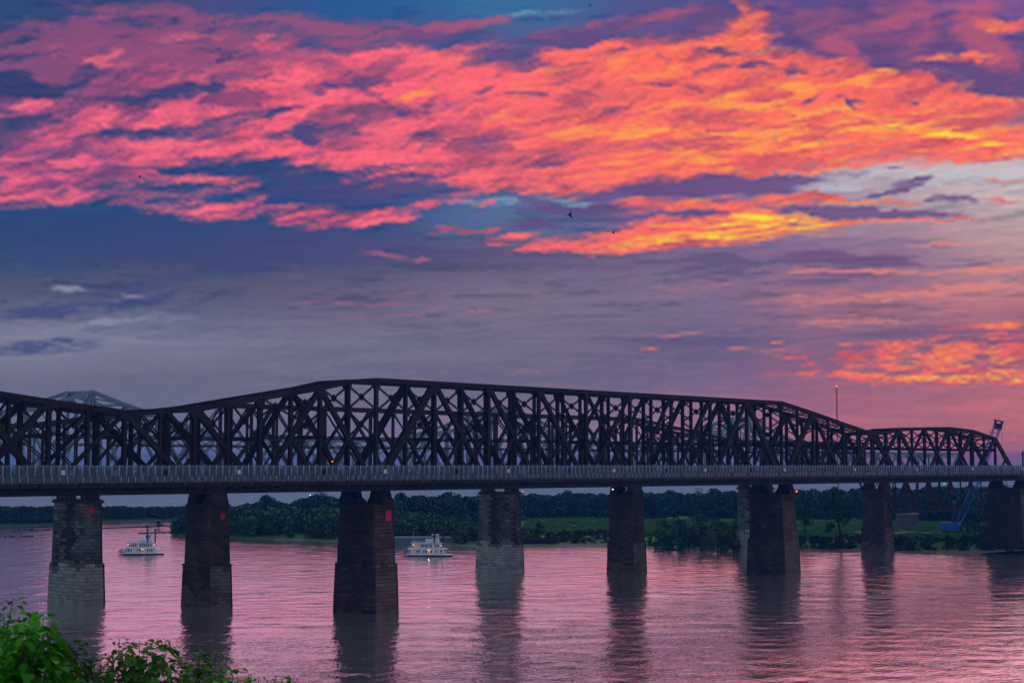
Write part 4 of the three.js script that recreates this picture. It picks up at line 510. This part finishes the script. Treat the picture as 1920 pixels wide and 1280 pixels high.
{ // lit plant above the far trees
  const ahead = 1180, g = thing('lit_plant_tower', 'small white lit tower with an orange lamp in front of the far trees', 'tower'), u = (x) => (x - 996) / 3121 * ahead; g.position.set((996 - 960) / 3121 * ahead, 3, -ahead); const y0 = heightAt(953, ahead) - 3, y1 = heightAt(938, ahead) - 3; part(g, 'shaft', boxAt(1.6, y1, 1.6, 0, y1 / 2, 0), trim); part(g, 'lower_block', boxAt(3.4, y0 + 2, 3, 0, y0 / 2 + 1, 0), hullWhite); for (let i = 0; i < 3; i++) part(g, 'window', boxAt(0.7, 0.9, 0.1, -1 + i, y0 + 1.4, 1.56), glow(0xbfe8ff, 1.4)); part(g, 'window', boxAt(1, 0.9, 0.1, 0, y0 + 4.2, 0.86), glow(0xffc080, 1.2)); part(g, 'lamp', new THREE.SphereGeometry(0.55, 8, 6).translate(0.5, y1 + 0.5, 0.6), glow(0xff8a30, 6)); lampLight(V3(0.5, y1 + 0.5, 1.4), 0xff8a30, 20, g);
  for (const [x, y, t] of [[1022, 944.5, 'nearer the white tower'], [1041, 943, 'farther from the white tower']]) lamp('tiny orange street lamp in the far trees, ' + t, V3((x - 960) / 3121 * ahead, heightAt(y, ahead), -ahead), 0xff9a40, 0.35, 0, 4, 8); }
{ // beacon on the far left bank, and a lit roof above the trees
  let ahead = 1150, g = thing('channel_beacon', 'small grey beacon tower above the far left treeline', 'beacon'); g.position.set((319 - 960) / 3121 * ahead, 2, -ahead); const y = heightAt(941, ahead) - 2, l = []; for (const s of [-1, 1]) for (const t of [-1, 1]) l.push(boxBetween(V3(1.2 * s, 0, 1.2 * t), V3(0.3 * s, y, 0.3 * t), 0.2, 0.2)); part(g, 'frame', mergeGeometries(l), trim); part(g, 'lamp', new THREE.SphereGeometry(0.4, 8, 6).translate(0, y + 0.4, 0), glow(0xd8f0ff, 0.5));
  ahead = 1230; g = thing('water_tower', 'pale water tank just showing above the trees beneath the deck', 'water tower'); g.position.set((1311 - 960) / 3121 * ahead, 2, -ahead); const h = heightAt(917, ahead) - 2; part(g, 'tank', new THREE.CylinderGeometry(3.2, 3.2, 2.4, 14).translate(0, h, 0), trim); for (let i = 0; i < 5; i++) part(g, 'leg', new THREE.CylinderGeometry(0.25, 0.25, h, 6).translate(2.4 * Math.cos(i * 1.2566), h / 2, 2.4 * Math.sin(i * 1.2566)), trim); }
// birds
const featherBlack = mat(0.01, 0.01, 0.012, 0.9);
for (const [u, v, ahead, s, t, label] of [[1069, 402, 190, 1, 0.7, 'black bird with raised wings, largest of the birds in the sky'], [1152, 436, 200, 0.6, 2.4, 'small black bird below the larger one near the bright cloud'], [1109, 9, 190, 0.62, 1.2, 'small black bird at the top edge of the sky'], [252, 331, 220, 0.6, 0.3, 'small black bird among the pink cloud at the left']]) {
  const g = thing('bird', label, 'bird'); g.position.set((u - 960) / 3121 * ahead, heightAt(v, ahead), -ahead); g.rotation.set(0.3, t, 0.25); g.scale.setScalar(s);
  part(g, 'body', new THREE.SphereGeometry(0.1, 10, 8).scale(2.4, 0.9, 0.9), featherBlack); part(g, 'head', new THREE.SphereGeometry(0.075, 8, 6).translate(0.27, 0.03, 0), featherBlack); part(g, 'tail', new THREE.ConeGeometry(0.1, 0.28, 5).rotateZ(-Math.PI / 2).scale(1, 0.3, 1).translate(-0.33, 0, 0), featherBlack);
  for (const z of [-1, 1]) { const w = new THREE.Shape(); [[0.16, 0], [0.2, 0.22], [0.06, 0.52], [-0.04, 0.56], [-0.08, 0.26], [-0.14, 0]].forEach(([x, y], i) => i ? w.lineTo(x, y) : w.moveTo(x, y)); const m = part(g, 'wing', new THREE.ExtrudeGeometry(w, { depth: 0.02, bevelEnabled: false }), featherBlack); m.rotation.x = z > 0 ? 0.75 : Math.PI - 0.75; m.position.z = z * 0.03; }
}

// ---------- trees ----------
const leafMat = (r, g, b) => new THREE.MeshPhysicalMaterial({ color: C(r, g, b), roughness: 1, specularIntensity: 0.05, side: THREE.DoubleSide });
// a crown: leaf clumps scattered through and over many uneven boughs; normals lean outwards so that clumps read light above, dark below
function crown({ boughs, clumps, w, h, low, size, rough = 1, lean = 0 }) {
  const p = [], n = [], v = V3(0, 0, 0);
  for (let i = 0; i < boughs; i++) {
    const t = rnd(), yy = low + (h - low) * (0.12 + 0.82 * t), prof = Math.pow(Math.sin(Math.PI * Math.min(1, 0.2 + 0.75 * t)), 0.7), a = rnd() * 6.283, r = w * prof * Math.sqrt(rnd()) * 0.78, c = V3(Math.cos(a) * r + lean * t, yy, Math.sin(a) * r), br = w * rr(0.22, 0.42) * rough;
    for (let k = 0; k < clumps; k++) {
      v.set(rnd() * 2 - 1, rnd() * 2 - 1, rnd() * 2 - 1); if (v.lengthSq() > 1 || v.lengthSq() < 0.02) { k--; continue; } const d = v.clone().normalize(), rad = br * (0.5 + 0.5 * Math.cbrt(v.length())), q = c.clone().addScaledVector(d, rad); q.y = c.y + d.y * rad * 0.75;
      const s = size * rr(0.5, 1.25), e = V3(rnd() - 0.5, rnd() - 0.5, rnd() - 0.5).normalize(), f = e.clone().cross(V3(rnd() - 0.5, rnd() - 0.5, rnd() - 0.5)).normalize(), nn = d.clone().multiplyScalar(0.8).add(V3(0, 0.35, 0)).addScaledVector(e.clone().cross(f), 0.35).normalize();
      const pts = [q.clone().addScaledVector(e, s), q.clone().addScaledVector(f, s * 0.6), q.clone().addScaledVector(e, -s * 0.9), q.clone().addScaledVector(f, -s * 0.55)];
      for (const j of [0, 1, 2, 0, 2, 3]) { p.push(pts[j].x, pts[j].y, pts[j].z); n.push(nn.x, nn.y, nn.z); }
    }
  }
  const g = new THREE.BufferGeometry(); g.setAttribute('position', new THREE.Float32BufferAttribute(p, 3)); g.setAttribute('normal', new THREE.Float32BufferAttribute(n, 3)); return g;
}
function trunkGeo(h, r, lean = 0, limbs = 4) {
  const path = new THREE.CatmullRomCurve3([V3(0, -0.6, 0), V3(lean * 0.2, h * 0.3, 0), V3(lean * 0.6, h * 0.65, 0.2), V3(lean, h, 0)]), list = [], seg = (c, r0, r1, n) => { const g = new THREE.TubeGeometry(c, n, 1, 7), p = g.attributes.position, uv = g.attributes.uv; const m = V3(0, 0, 0); for (let i = 0; i < p.count; i++) { c.getPointAt(uv.getX(i), m); const k = r0 + (r1 - r0) * uv.getX(i); p.setXYZ(i, m.x + (p.getX(i) - m.x) * k, m.y + (p.getY(i) - m.y) * k, m.z + (p.getZ(i) - m.z) * k); } g.computeVertexNormals(); return g; };
  list.push(seg(path, r, r * 0.25, 8)); for (let i = 0; i < limbs; i++) { const t = rr(0.35, 0.85), b = path.getPointAt(t), a = rnd() * 6.283, l = h * rr(0.2, 0.34); list.push(seg(new THREE.CatmullRomCurve3([b, b.clone().add(V3(Math.cos(a) * l * 0.5, l * 0.35, Math.sin(a) * l * 0.5)), b.clone().add(V3(Math.cos(a) * l, l * 0.9, Math.sin(a) * l))]), r * 0.4, r * 0.12, 4)); }
  return mergeGeometries(list);
}
const barkM = mat(0.045, 0.035, 0.03, 1);
const DARKLEAF = leafMat(0.04, 0.115, 0.085), MIDLEAF = leafMat(0.05, 0.13, 0.066), WILLOW = leafMat(0.07, 0.155, 0.06), OLIVELEAF = leafMat(0.06, 0.09, 0.026);  // extra blue in the dark leaf colour paints in distance haze
// masses that nobody could count
function wood(name, geometry, material, places, label) {
  const m = new THREE.InstancedMesh(geometry, material, places.length), o = new THREE.Object3D(), c = new THREE.Color();
  places.forEach(([x, y, z, s, sy], i) => { o.position.set(x, y, z); o.rotation.y = rnd() * 6.283; o.scale.set(s, sy, s); o.updateMatrix(); m.setMatrixAt(i, o.matrix); const t = rr(0.7, 1.25), w = rr(-0.12, 0.16); c.setRGB(t * (1 + 1.6 * w), t, t * (1 - w * 0.8)); m.setColorAt(i, c); });
  top(m, name); m.userData = { kind: 'stuff', label, category: 'trees' }; return m;
}
const bigCrown = crown({ boughs: 24, clumps: 42, w: 5.4, h: 15, low: -1.6, size: 0.85 }), willowCrown = crown({ boughs: 13, clumps: 40, w: 2.7, h: 9.5, low: 0.2, size: 0.55, rough: 1.1 }), lowBush = crown({ boughs: 8, clumps: 34, w: 1.9, h: 2.6, low: -0.2, size: 0.36, rough: 1.15 });
const along = (u, pts) => { for (let i = 0; i + 1 < pts.length; i++) if (u >= pts[i][0] && u <= pts[i + 1][0]) return pts[i][1] + (pts[i + 1][1] - pts[i][1]) * (u - pts[i][0]) / (pts[i + 1][0] - pts[i][0]); return pts[u < pts[0][0] ? 0 : pts.length - 1][1]; };
const frontOf = (u) => along(u, shoreRight.map((p) => [960 + 3121 * p.x / -p.z, -p.z]));
{
  // dark wood across the whole right-hand bank
  const places = [], skyline = [[325, 972], [345, 964], [395, 956], [425, 950], [470, 941], [500, 933], [540, 941], [565, 934], [600, 927], [640, 932], [690, 936], [735, 934], [760, 927], [800, 930], [850, 926], [880, 928], [960, 927], [1000, 924], [1040, 927], [1080, 922], [1120, 922], [1160, 925], [1220, 921], [1270, 921], [1300, 924], [1340, 919], [1400, 920], [1480, 918], [1600, 914], [1750, 912], [1950, 910], [2500, 908]];
  const nearEdge = [[325, 905], [430, 880], [620, 860], [735, 850], [900, 860], [975, 1000], [1060, 1045], [1150, 1030], [1400, 1020], [1640, 1000], [1800, 960], [2000, 930], [2500, 930]];
  for (let i = 0; i < 1500; i++) {
    const u = 330 + rnd() * 1900, f0 = along(u, nearEdge) + rr(0, 14), f = f0 + Math.pow(rnd(), 1.3) * Math.min(1385 - f0, 330), x = (u - 960) / 3121 * f, y = groundY(x, -f); if (y < 0.2) continue;
    const top_ = heightAt(along(u, skyline) + 4 + 5 * fbm(u / 34, f / 90, 3) - 3, f), cap = 6 + (f - f0) * 0.16, h = Math.max(5, Math.min(top_ - y, cap + 9) * rr(0.8, 1.03)); places.push([x, y - 0.5, -f, Math.max(0.7, h / 15 * rr(0.85, 1.25)), h / 15]);
  }
  wood('background_forest', bigCrown, DARKLEAF, places, 'dense dark forest across the far bank under the bridge deck');
  // paler willows in front of it along the water
  const w = []; for (let i = 0; i < 900; i++) { const u = 326 + rnd() * 660, f = frontOf(u) + 4 + Math.pow(rnd(), 0.8) * along(u, [[326, 30], [430, 60], [735, 80], [985, 40]]), x = (u - 960) / 3121 * f, y = groundY(x, -f); if (y < 0.05) continue; const h = rr(9, 13.5) * along(u, [[326, 0.75], [420, 1], [735, 1], [880, 0.72], [985, 0.35]]); w.push([x, y - 0.3, -f, h / 9.5 * rr(0.8, 1.15), h / 9.5]); }
  wood('willow_thicket', willowCrown, WILLOW, w, 'pale green willow thicket along the water in front of the dark forest');
  const fl = [], leftEdge = leftBank.slice(0, 7).map(([x, f]) => [960 + 3121 * x / f, f]); for (let i = 0; i < 1100; i++) { const u = -120 + rnd() * 640, f = along(u, leftEdge) + 9 + Math.pow(rnd(), 1.5) * 90, x = (u - 960) / 3121 * f, y = groundY(x, -f); if (y < 0.3) continue; const h = (heightAt(948 + 3 * fbm(u / 40, f / 60, 2), f) - y) * rr(0.75, 1.02); fl.push([x, y - 0.4, -f, h / 15 * rr(0.9, 1.4), h / 15]); }
  wood('far_forest', bigCrown, MIDLEAF, fl, 'hazy blue forest on the far left bank');
  const b = []; for (let i = 0; i < 900; i++) { const u = 985 + rnd() * 1000, f = frontOf(u) + 5 + Math.pow(rnd(), 1.5) * along(u, [[985, 60], [1130, 45], [1240, 60], [1500, 34], [1640, 30], [1760, 40], [2000, 70]]), x = (u - 960) / 3121 * f, y = groundY(x, -f); if (y < 0.35 || Math.hypot((x - 192) / 2.6, f - 822) < 9) continue; const s = rr(0.5, 1.15) * (0.8 + 0.5 * fbm(u / 30, f / 20, 2)); b.push([x, y - 0.1, -f, s * 1.2, s * 0.85]); }
  wood('bank_scrub', lowBush, OLIVELEAF, b, 'low green scrub along the right-hand bank');
  // tall grass of the meadow
  const blade = []; for (let i = 0; i < 26; i++) { const a = rnd() * 6.283, x = rr(-1.2, 1.2), z = rr(-1.2, 1.2), h = rr(0.5, 1.1), l = 0.22; const q = new THREE.BufferGeometry(); q.setAttribute('position', new THREE.Float32BufferAttribute([x - Math.cos(a) * l, 0, z - Math.sin(a) * l, x + Math.cos(a) * l, 0, z + Math.sin(a) * l, x + rr(-0.3, 0.3), h, z + rr(-0.3, 0.3)], 3)); q.computeVertexNormals(); blade.push(q); }
  const gr = []; for (let i = 0; i < 5000; i++) { const u = 985 + rnd() * 900, f = frontOf(u) + 25 + rnd() * 260, x = (u - 960) / 3121 * f, y = groundY(x, -f); if (y < 1 || Math.hypot((x - 192) / 2.6, f - 822) < 12) continue; gr.push([x, y, -f, rr(0.8, 1.6), rr(0.5, 1.2)]); }
  wood('meadow_grass', mergeGeometries(blade), leafMat(0.085, 0.19, 0.03), gr, 'bright green meadow grass behind the right-hand bank').userData.category = 'grass';
}
// trees and shrubs that one can point to
function tree(name, label, category, u, v, topV, crownSpec, leaf, trunkR, lean = 0, group) {
  const f = -spot(u, v, 1).z, x = (u - 960) / 3121 * f, y = groundY(x, -f), h = heightAt(topV, f) - y, g = thing(name, label, category, group); g.position.set(x, y - 0.1, -f);
  part(g, 'trunk', trunkGeo(h * 0.86, trunkR, lean, crownSpec.limbs ?? 4), barkM); part(g, 'crown', crown({ ...crownSpec, h, low: h * (crownSpec.lowShare ?? 0.2), lean }), leaf); return g;
}
tree('tall_tree', 'tall loose cottonwood with a bare leaning trunk left of the shore pier', 'tree', 1577, 1027, 912, { boughs: 34, clumps: 70, w: 5.6, size: 0.5, lowShare: 0.34, rough: 0.75 }, MIDLEAF, 0.6, -3.4);
tree('round_tree', 'dark round tree just right of the brown pier with a red lamp', 'tree', 1508, 1012, 941, { boughs: 20, clumps: 70, w: 4.6, size: 0.5, lowShare: 0.25 }, DARKLEAF, 0.4);
tree('leaning_shrub', 'small dark shrub on the bank beside the leaning trunk', 'shrub', 1556, 1010, 978, { boughs: 10, clumps: 60, w: 3.0, size: 0.4, lowShare: 0.05, limbs: 2 }, DARKLEAF, 0.2);
const clump = 'bushy trees in the clump at the water';
tree('bushy_tree', 'leftmost low bushy tree of the clump at the water', 'tree', 1245, 1026, 974, { boughs: 26, clumps: 80, w: 6.2, size: 0.5, lowShare: -0.1 }, MIDLEAF, 0.3, 0, clump);
tree('bushy_tree', 'second bushy tree from the left in the clump at the water', 'tree', 1275, 1027, 968, { boughs: 30, clumps: 80, w: 6.6, size: 0.5, lowShare: -0.1 }, DARKLEAF, 0.3, 0, clump);
tree('bushy_tree', 'tallest bushy tree in the middle of the clump at the water', 'tree', 1312, 1027, 960, { boughs: 26, clumps: 80, w: 7.0, size: 0.5, lowShare: -0.1 }, MIDLEAF, 0.35, 0, clump);
tree('bushy_tree', 'paler bushy tree right of the tallest in the clump at the water', 'tree', 1345, 1030, 972, { boughs: 28, clumps: 80, w: 6.4, size: 0.5, lowShare: -0.1 }, WILLOW, 0.3, 0, clump);
tree('bushy_tree', 'rightmost bushy tree of the clump at the water', 'tree', 1374, 1030, 978, { boughs: 26, clumps: 80, w: 5.8, size: 0.5, lowShare: -0.1 }, MIDLEAF, 0.3, 0, clump);
tree('bushy_tree', 'small pale bush at the foot of the clump, hard by the water', 'shrub', 1322, 1029, 1002, { boughs: 10, clumps: 60, w: 2.6, size: 0.36, lowShare: 0.02 }, WILLOW, 0.2, 0);
tree('dark_shrub', 'dark shrub standing alone on the meadow right of the pale middle pier', 'shrub', 1010, 1003, 981, { boughs: 11, clumps: 60, w: 3.0, size: 0.4, lowShare: 0.04, limbs: 2 }, DARKLEAF, 0.2);
tree('dark_shrub', 'dark low shrub left of the lone shrub on the meadow', 'shrub', 994, 1005, 989, { boughs: 9, clumps: 50, w: 2.6, size: 0.4, lowShare: 0.04, limbs: 2 }, DARKLEAF, 0.2);
tree('bank_tree', 'dark bushy tree on the bank in front of the blue crane', 'tree', 1826, 1020, 958, { boughs: 24, clumps: 80, w: 6.6, size: 0.5, lowShare: -0.08 }, DARKLEAF, 0.35);
tree('bank_tree', 'smaller dark tree between crane and the broad right-hand pier', 'tree', 1848, 1026, 984, { boughs: 14, clumps: 60, w: 3.6, size: 0.42, lowShare: 0.05 }, MIDLEAF, 0.3);
tree('edge_tree', 'narrow dark tree beside the pale pier edge, right of the clump at the water', 'tree', 1384, 1018, 966, { boughs: 14, clumps: 60, w: 3.2, size: 0.42, lowShare: 0.1 }, DARKLEAF, 0.3);
tree('edge_tree', 'willow at the pointed left end of the wooded bank', 'tree', 333, 998, 968, { boughs: 18, clumps: 60, w: 3.6, size: 0.5, lowShare: 0.02 }, MIDLEAF, 0.3);
{ // taller crowns that stand out of the dark wood's skyline
  for (const [u, topV, w, where] of [[500, 931, 8, 'left of the largest pier, domed'], [598, 926, 10, 'close left of the largest pier, broad'], [752, 925, 6, 'just right of the largest pier'], [790, 928, 7, 'above the lit paddle steamer'], [842, 924, 9, 'left of the pale middle pier, broad'], [1063, 921, 8, 'left of the narrow middle pier'], [1258, 919, 7, 'right of the narrow middle pier'], [1340, 917, 7, 'left of the brown pier with red lamp']]) {
    const f = u < 900 ? 930 : 1090, x = (u - 960) / 3121 * f, y = groundY(x, -f), h = heightAt(topV, f) - y, g = thing('forest_tree', 'tall dark tree rising from the far forest ' + where, 'tree', 'tall trees on the forest skyline'); g.position.set(x, y - 0.2, -f); part(g, 'trunk', trunkGeo(h * 0.8, 0.5), barkM); part(g, 'crown', crown({ boughs: 26, clumps: 60, w, h, low: h * 0.25, size: 0.85 }), DARKLEAF);
  }
}
{ // a line of rocks and driftwood that breaks the surface at the left
  const rock = mat(0.05, 0.05, 0.06, 1), base = new THREE.IcosahedronGeometry(1, 1), line = [];
  for (const [u0, v0, u1, v1, n] of [[190, 991, 322, 986, 110], [262, 1000, 322, 998, 40], [20, 995, 92, 994, 30], [0, 1007, 60, 1006, 14]]) for (let i = 0; i < n; i++) { const t = rnd(), p = spot(u0 + (u1 - u0) * t, v0 + (v1 - v0) * t + rr(-0.35, 0.35)), s = rr(0.3, 0.9), q = base.clone(); q.scale(s * 1.8, s * 0.7, s * 1.3); q.rotateY(rnd() * 6); q.translate(p.x, 0.08, p.z); line.push(q); }
  const m = new THREE.Mesh(mergeGeometries(line), rock); top(m, 'rock_dike'); m.userData = { kind: 'stuff', label: 'low line of dark rocks breaking the water at the left', category: 'rocks' };
  const bush = (label, u, v, topV, w) => { const p = spot(u, v), h = heightAt(topV, -p.z), g = thing('dike_bush', label, 'shrub'); g.position.copy(p); part(g, 'trunk', trunkGeo(h * 0.8, 0.14, 0.3, 2), barkM); part(g, 'crown', crown({ boughs: 9, clumps: 60, w, h, low: 0.1, size: 0.36, lean: -0.4 }), DARKLEAF); };
  bush('dark bush growing on the rock line in the water left of the wooded point', 298, 991, 977.5, 2.1); bush('tiny bush on the rock line between the far pier and the larger bush', 276, 990, 984.5, 0.9); bush('tiny tuft standing in the water left of the pale pier', 59, 995, 991, 0.7);
}
{ // driftwood logs on the right bank
  const wood_ = mat(0.16, 0.13, 0.11, 1); for (const [u, v, l, t, label] of [[1590, 1019, 9, 0.2, 'grey driftwood trunk lying on the bank under the leaning tree'], [1572, 1026, 7, -0.5, 'shorter driftwood log at the waterline below the leaning tree'], [1700, 1018, 8, 0.1, 'driftwood log on the sand right of the shore pier']]) { const p = spot(u, v, 0.8), g = thing('driftwood_log', label, 'log'); g.position.set(p.x, groundY(p.x, p.z) + 0.2, p.z); g.rotation.y = t; const c = new THREE.CatmullRomCurve3([V3(-l / 2, 0, 0), V3(-l / 6, 0.25, 0.2), V3(l / 5, 0.15, -0.2), V3(l / 2, 0.5, 0)]); part(g, 'log', new THREE.TubeGeometry(c, 10, 0.26, 7), wood_); part(g, 'branch', new THREE.TubeGeometry(new THREE.CatmullRomCurve3([V3(l / 6, 0.1, 0), V3(l / 4, 0.9, 0.3), V3(l / 3, 1.5, 0.5)]), 5, 0.1, 6), wood_); }
}

// ---------- bushes on the bluff right in front of the camera ----------
{
  const leafShapes = [0, 1, 2].map((k) => { // a pointed, folded, slightly drooping leaf one unit long
    const p = [], idx = [], n = 5; for (let i = 0; i <= n; i++) { const t = i / n, w = 0.3 * Math.sin(Math.PI * Math.pow(t, 0.75)) * (1 + 0.15 * (k - 1)), y = -0.22 * t * t * (0.6 + 0.5 * k); p.push(t, y, 0, t, y + w * 0.4, w, t, y + w * 0.4, -w); if (i < n) { const a = i * 3; idx.push(a, a + 3, a + 1, a + 1, a + 3, a + 4, a, a + 2, a + 3, a + 2, a + 5, a + 3); } }
    const g = new THREE.BufferGeometry(); g.setAttribute('position', new THREE.Float32BufferAttribute(p, 3)); g.setIndex(idx); g.computeVertexNormals(); return g;
  });
  const leafM = (r, g, b) => new THREE.MeshPhysicalMaterial({ color: C(r, g, b), roughness: 0.9, specularIntensity: 0.25, transmission: 0.3, thickness: 0, side: THREE.DoubleSide });
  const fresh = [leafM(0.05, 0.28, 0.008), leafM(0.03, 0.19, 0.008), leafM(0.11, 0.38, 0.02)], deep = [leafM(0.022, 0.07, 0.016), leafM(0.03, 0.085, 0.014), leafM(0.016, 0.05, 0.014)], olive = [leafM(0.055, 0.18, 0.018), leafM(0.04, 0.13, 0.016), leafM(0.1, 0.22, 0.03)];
  const q = new THREE.Quaternion(), e = new THREE.Euler();
  function bush(label, dist, shoots, leaves, size, set, spread) {
    const g = thing('foreground_bush', label, 'bush'), hidden = []; let made = 0; const at = (u, v, f) => V3((u - 960) / 3121 * f, heightAt(v, f), -f); const roots = [];
    g.position.copy(at(shoots[0][0], 1420, dist));
    const stems = []; shoots.forEach(([u, v, bend = 0, fu = u]) => {
      const f = dist + rr(-spread, spread), tip = at(u, v, f).sub(g.position), foot = at(fu + rr(-20, 20), 1400, f + rr(-0.4, 0.4)).sub(g.position), mid = tip.clone().lerp(foot, 0.45).add(V3(bend, 0.1, rr(-0.1, 0.1))), c = new THREE.CatmullRomCurve3([foot, mid, tip]); stems.push(new THREE.TubeGeometry(c, 10, size * 0.03, 5));
      const n = leaves; for (let i = 0; i < n; i++) {
        const t = 1 - Math.pow(i / n, 1.15) * 0.92, b = c.getPointAt(t), s = size * rr(0.55, 1.1) * (t > 0.94 ? 0.7 : 1), az = i * 2.4 + rnd(), wide = size * (0.6 + (1 - t) * 3.2) * Math.sqrt(rnd());
        b.add(V3(Math.cos(az) * wide, rr(-0.5, 0.5) * wide * 0.6, Math.sin(az) * wide)); e.set(rr(-0.6, 0.6), -az + rr(-0.7, 0.7), rr(-0.8, 0.5)); q.setFromEuler(e);
        const geo = leafShapes[Math.floor(rnd() * 3)], m = set[Math.floor(rnd() * 3)];
        if (made < 290 && t > 0.35) { const o = part(g, 'leaf', geo, m); o.position.copy(b); o.quaternion.copy(q); o.scale.setScalar(s); made++; }
        else { const k = geo.clone(); k.scale(s, s, s); k.applyQuaternion(q); k.translate(b.x, b.y, b.z); hidden.push(k); }
      }
    });
    part(g, 'stems', mergeGeometries(stems), mat(0.05, 0.045, 0.025, 0.9)); if (hidden.length) stuffPart(g, 'inner_leaves', hidden, set[1]); return g;
  }
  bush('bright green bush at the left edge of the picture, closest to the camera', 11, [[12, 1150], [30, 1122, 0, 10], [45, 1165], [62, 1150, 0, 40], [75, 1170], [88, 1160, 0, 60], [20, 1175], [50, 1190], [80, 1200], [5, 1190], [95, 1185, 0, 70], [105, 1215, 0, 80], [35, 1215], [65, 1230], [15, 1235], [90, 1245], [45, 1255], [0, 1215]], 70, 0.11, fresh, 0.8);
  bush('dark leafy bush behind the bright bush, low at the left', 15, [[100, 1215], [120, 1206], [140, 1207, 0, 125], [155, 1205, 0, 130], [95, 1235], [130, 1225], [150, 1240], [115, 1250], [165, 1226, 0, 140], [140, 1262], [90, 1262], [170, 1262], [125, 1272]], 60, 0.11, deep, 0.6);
  bush('upright green bush with pointed shoots left of a pier reflection', 17, [[229, 1196], [234, 1212], [255, 1205], [267, 1200, 0, 262], [280, 1212], [299, 1196, 0, 285], [315, 1200, 0, 290], [325, 1198, 0, 300], [210, 1222], [240, 1232], [270, 1230], [300, 1226], [195, 1240], [220, 1248], [255, 1250], [290, 1250], [310, 1240], [185, 1262], [235, 1268], [275, 1268]], 56, 0.12, olive, 0.7);
  bush('thin olive bush with two tall shoots beside the largest pier reflection', 18, [[373, 1215], [380, 1226], [408, 1222, 0, 395], [330, 1238, 0, 345], [345, 1245], [395, 1240], [360, 1255], [385, 1262], [415, 1258], [335, 1268], [430, 1262, 0, 415]], 46, 0.12, olive, 0.6);
  bush('lowest row of bright leaves along the bottom edge', 16, [[450, 1256], [470, 1262], [440, 1268], [488, 1268], [505, 1274], [532, 1266, 0, 520], [556, 1266, 0, 540], [415, 1270], [465, 1275], [545, 1276]], 26, 0.11, fresh, 0.5);
}
renderer.render(scene, camera);
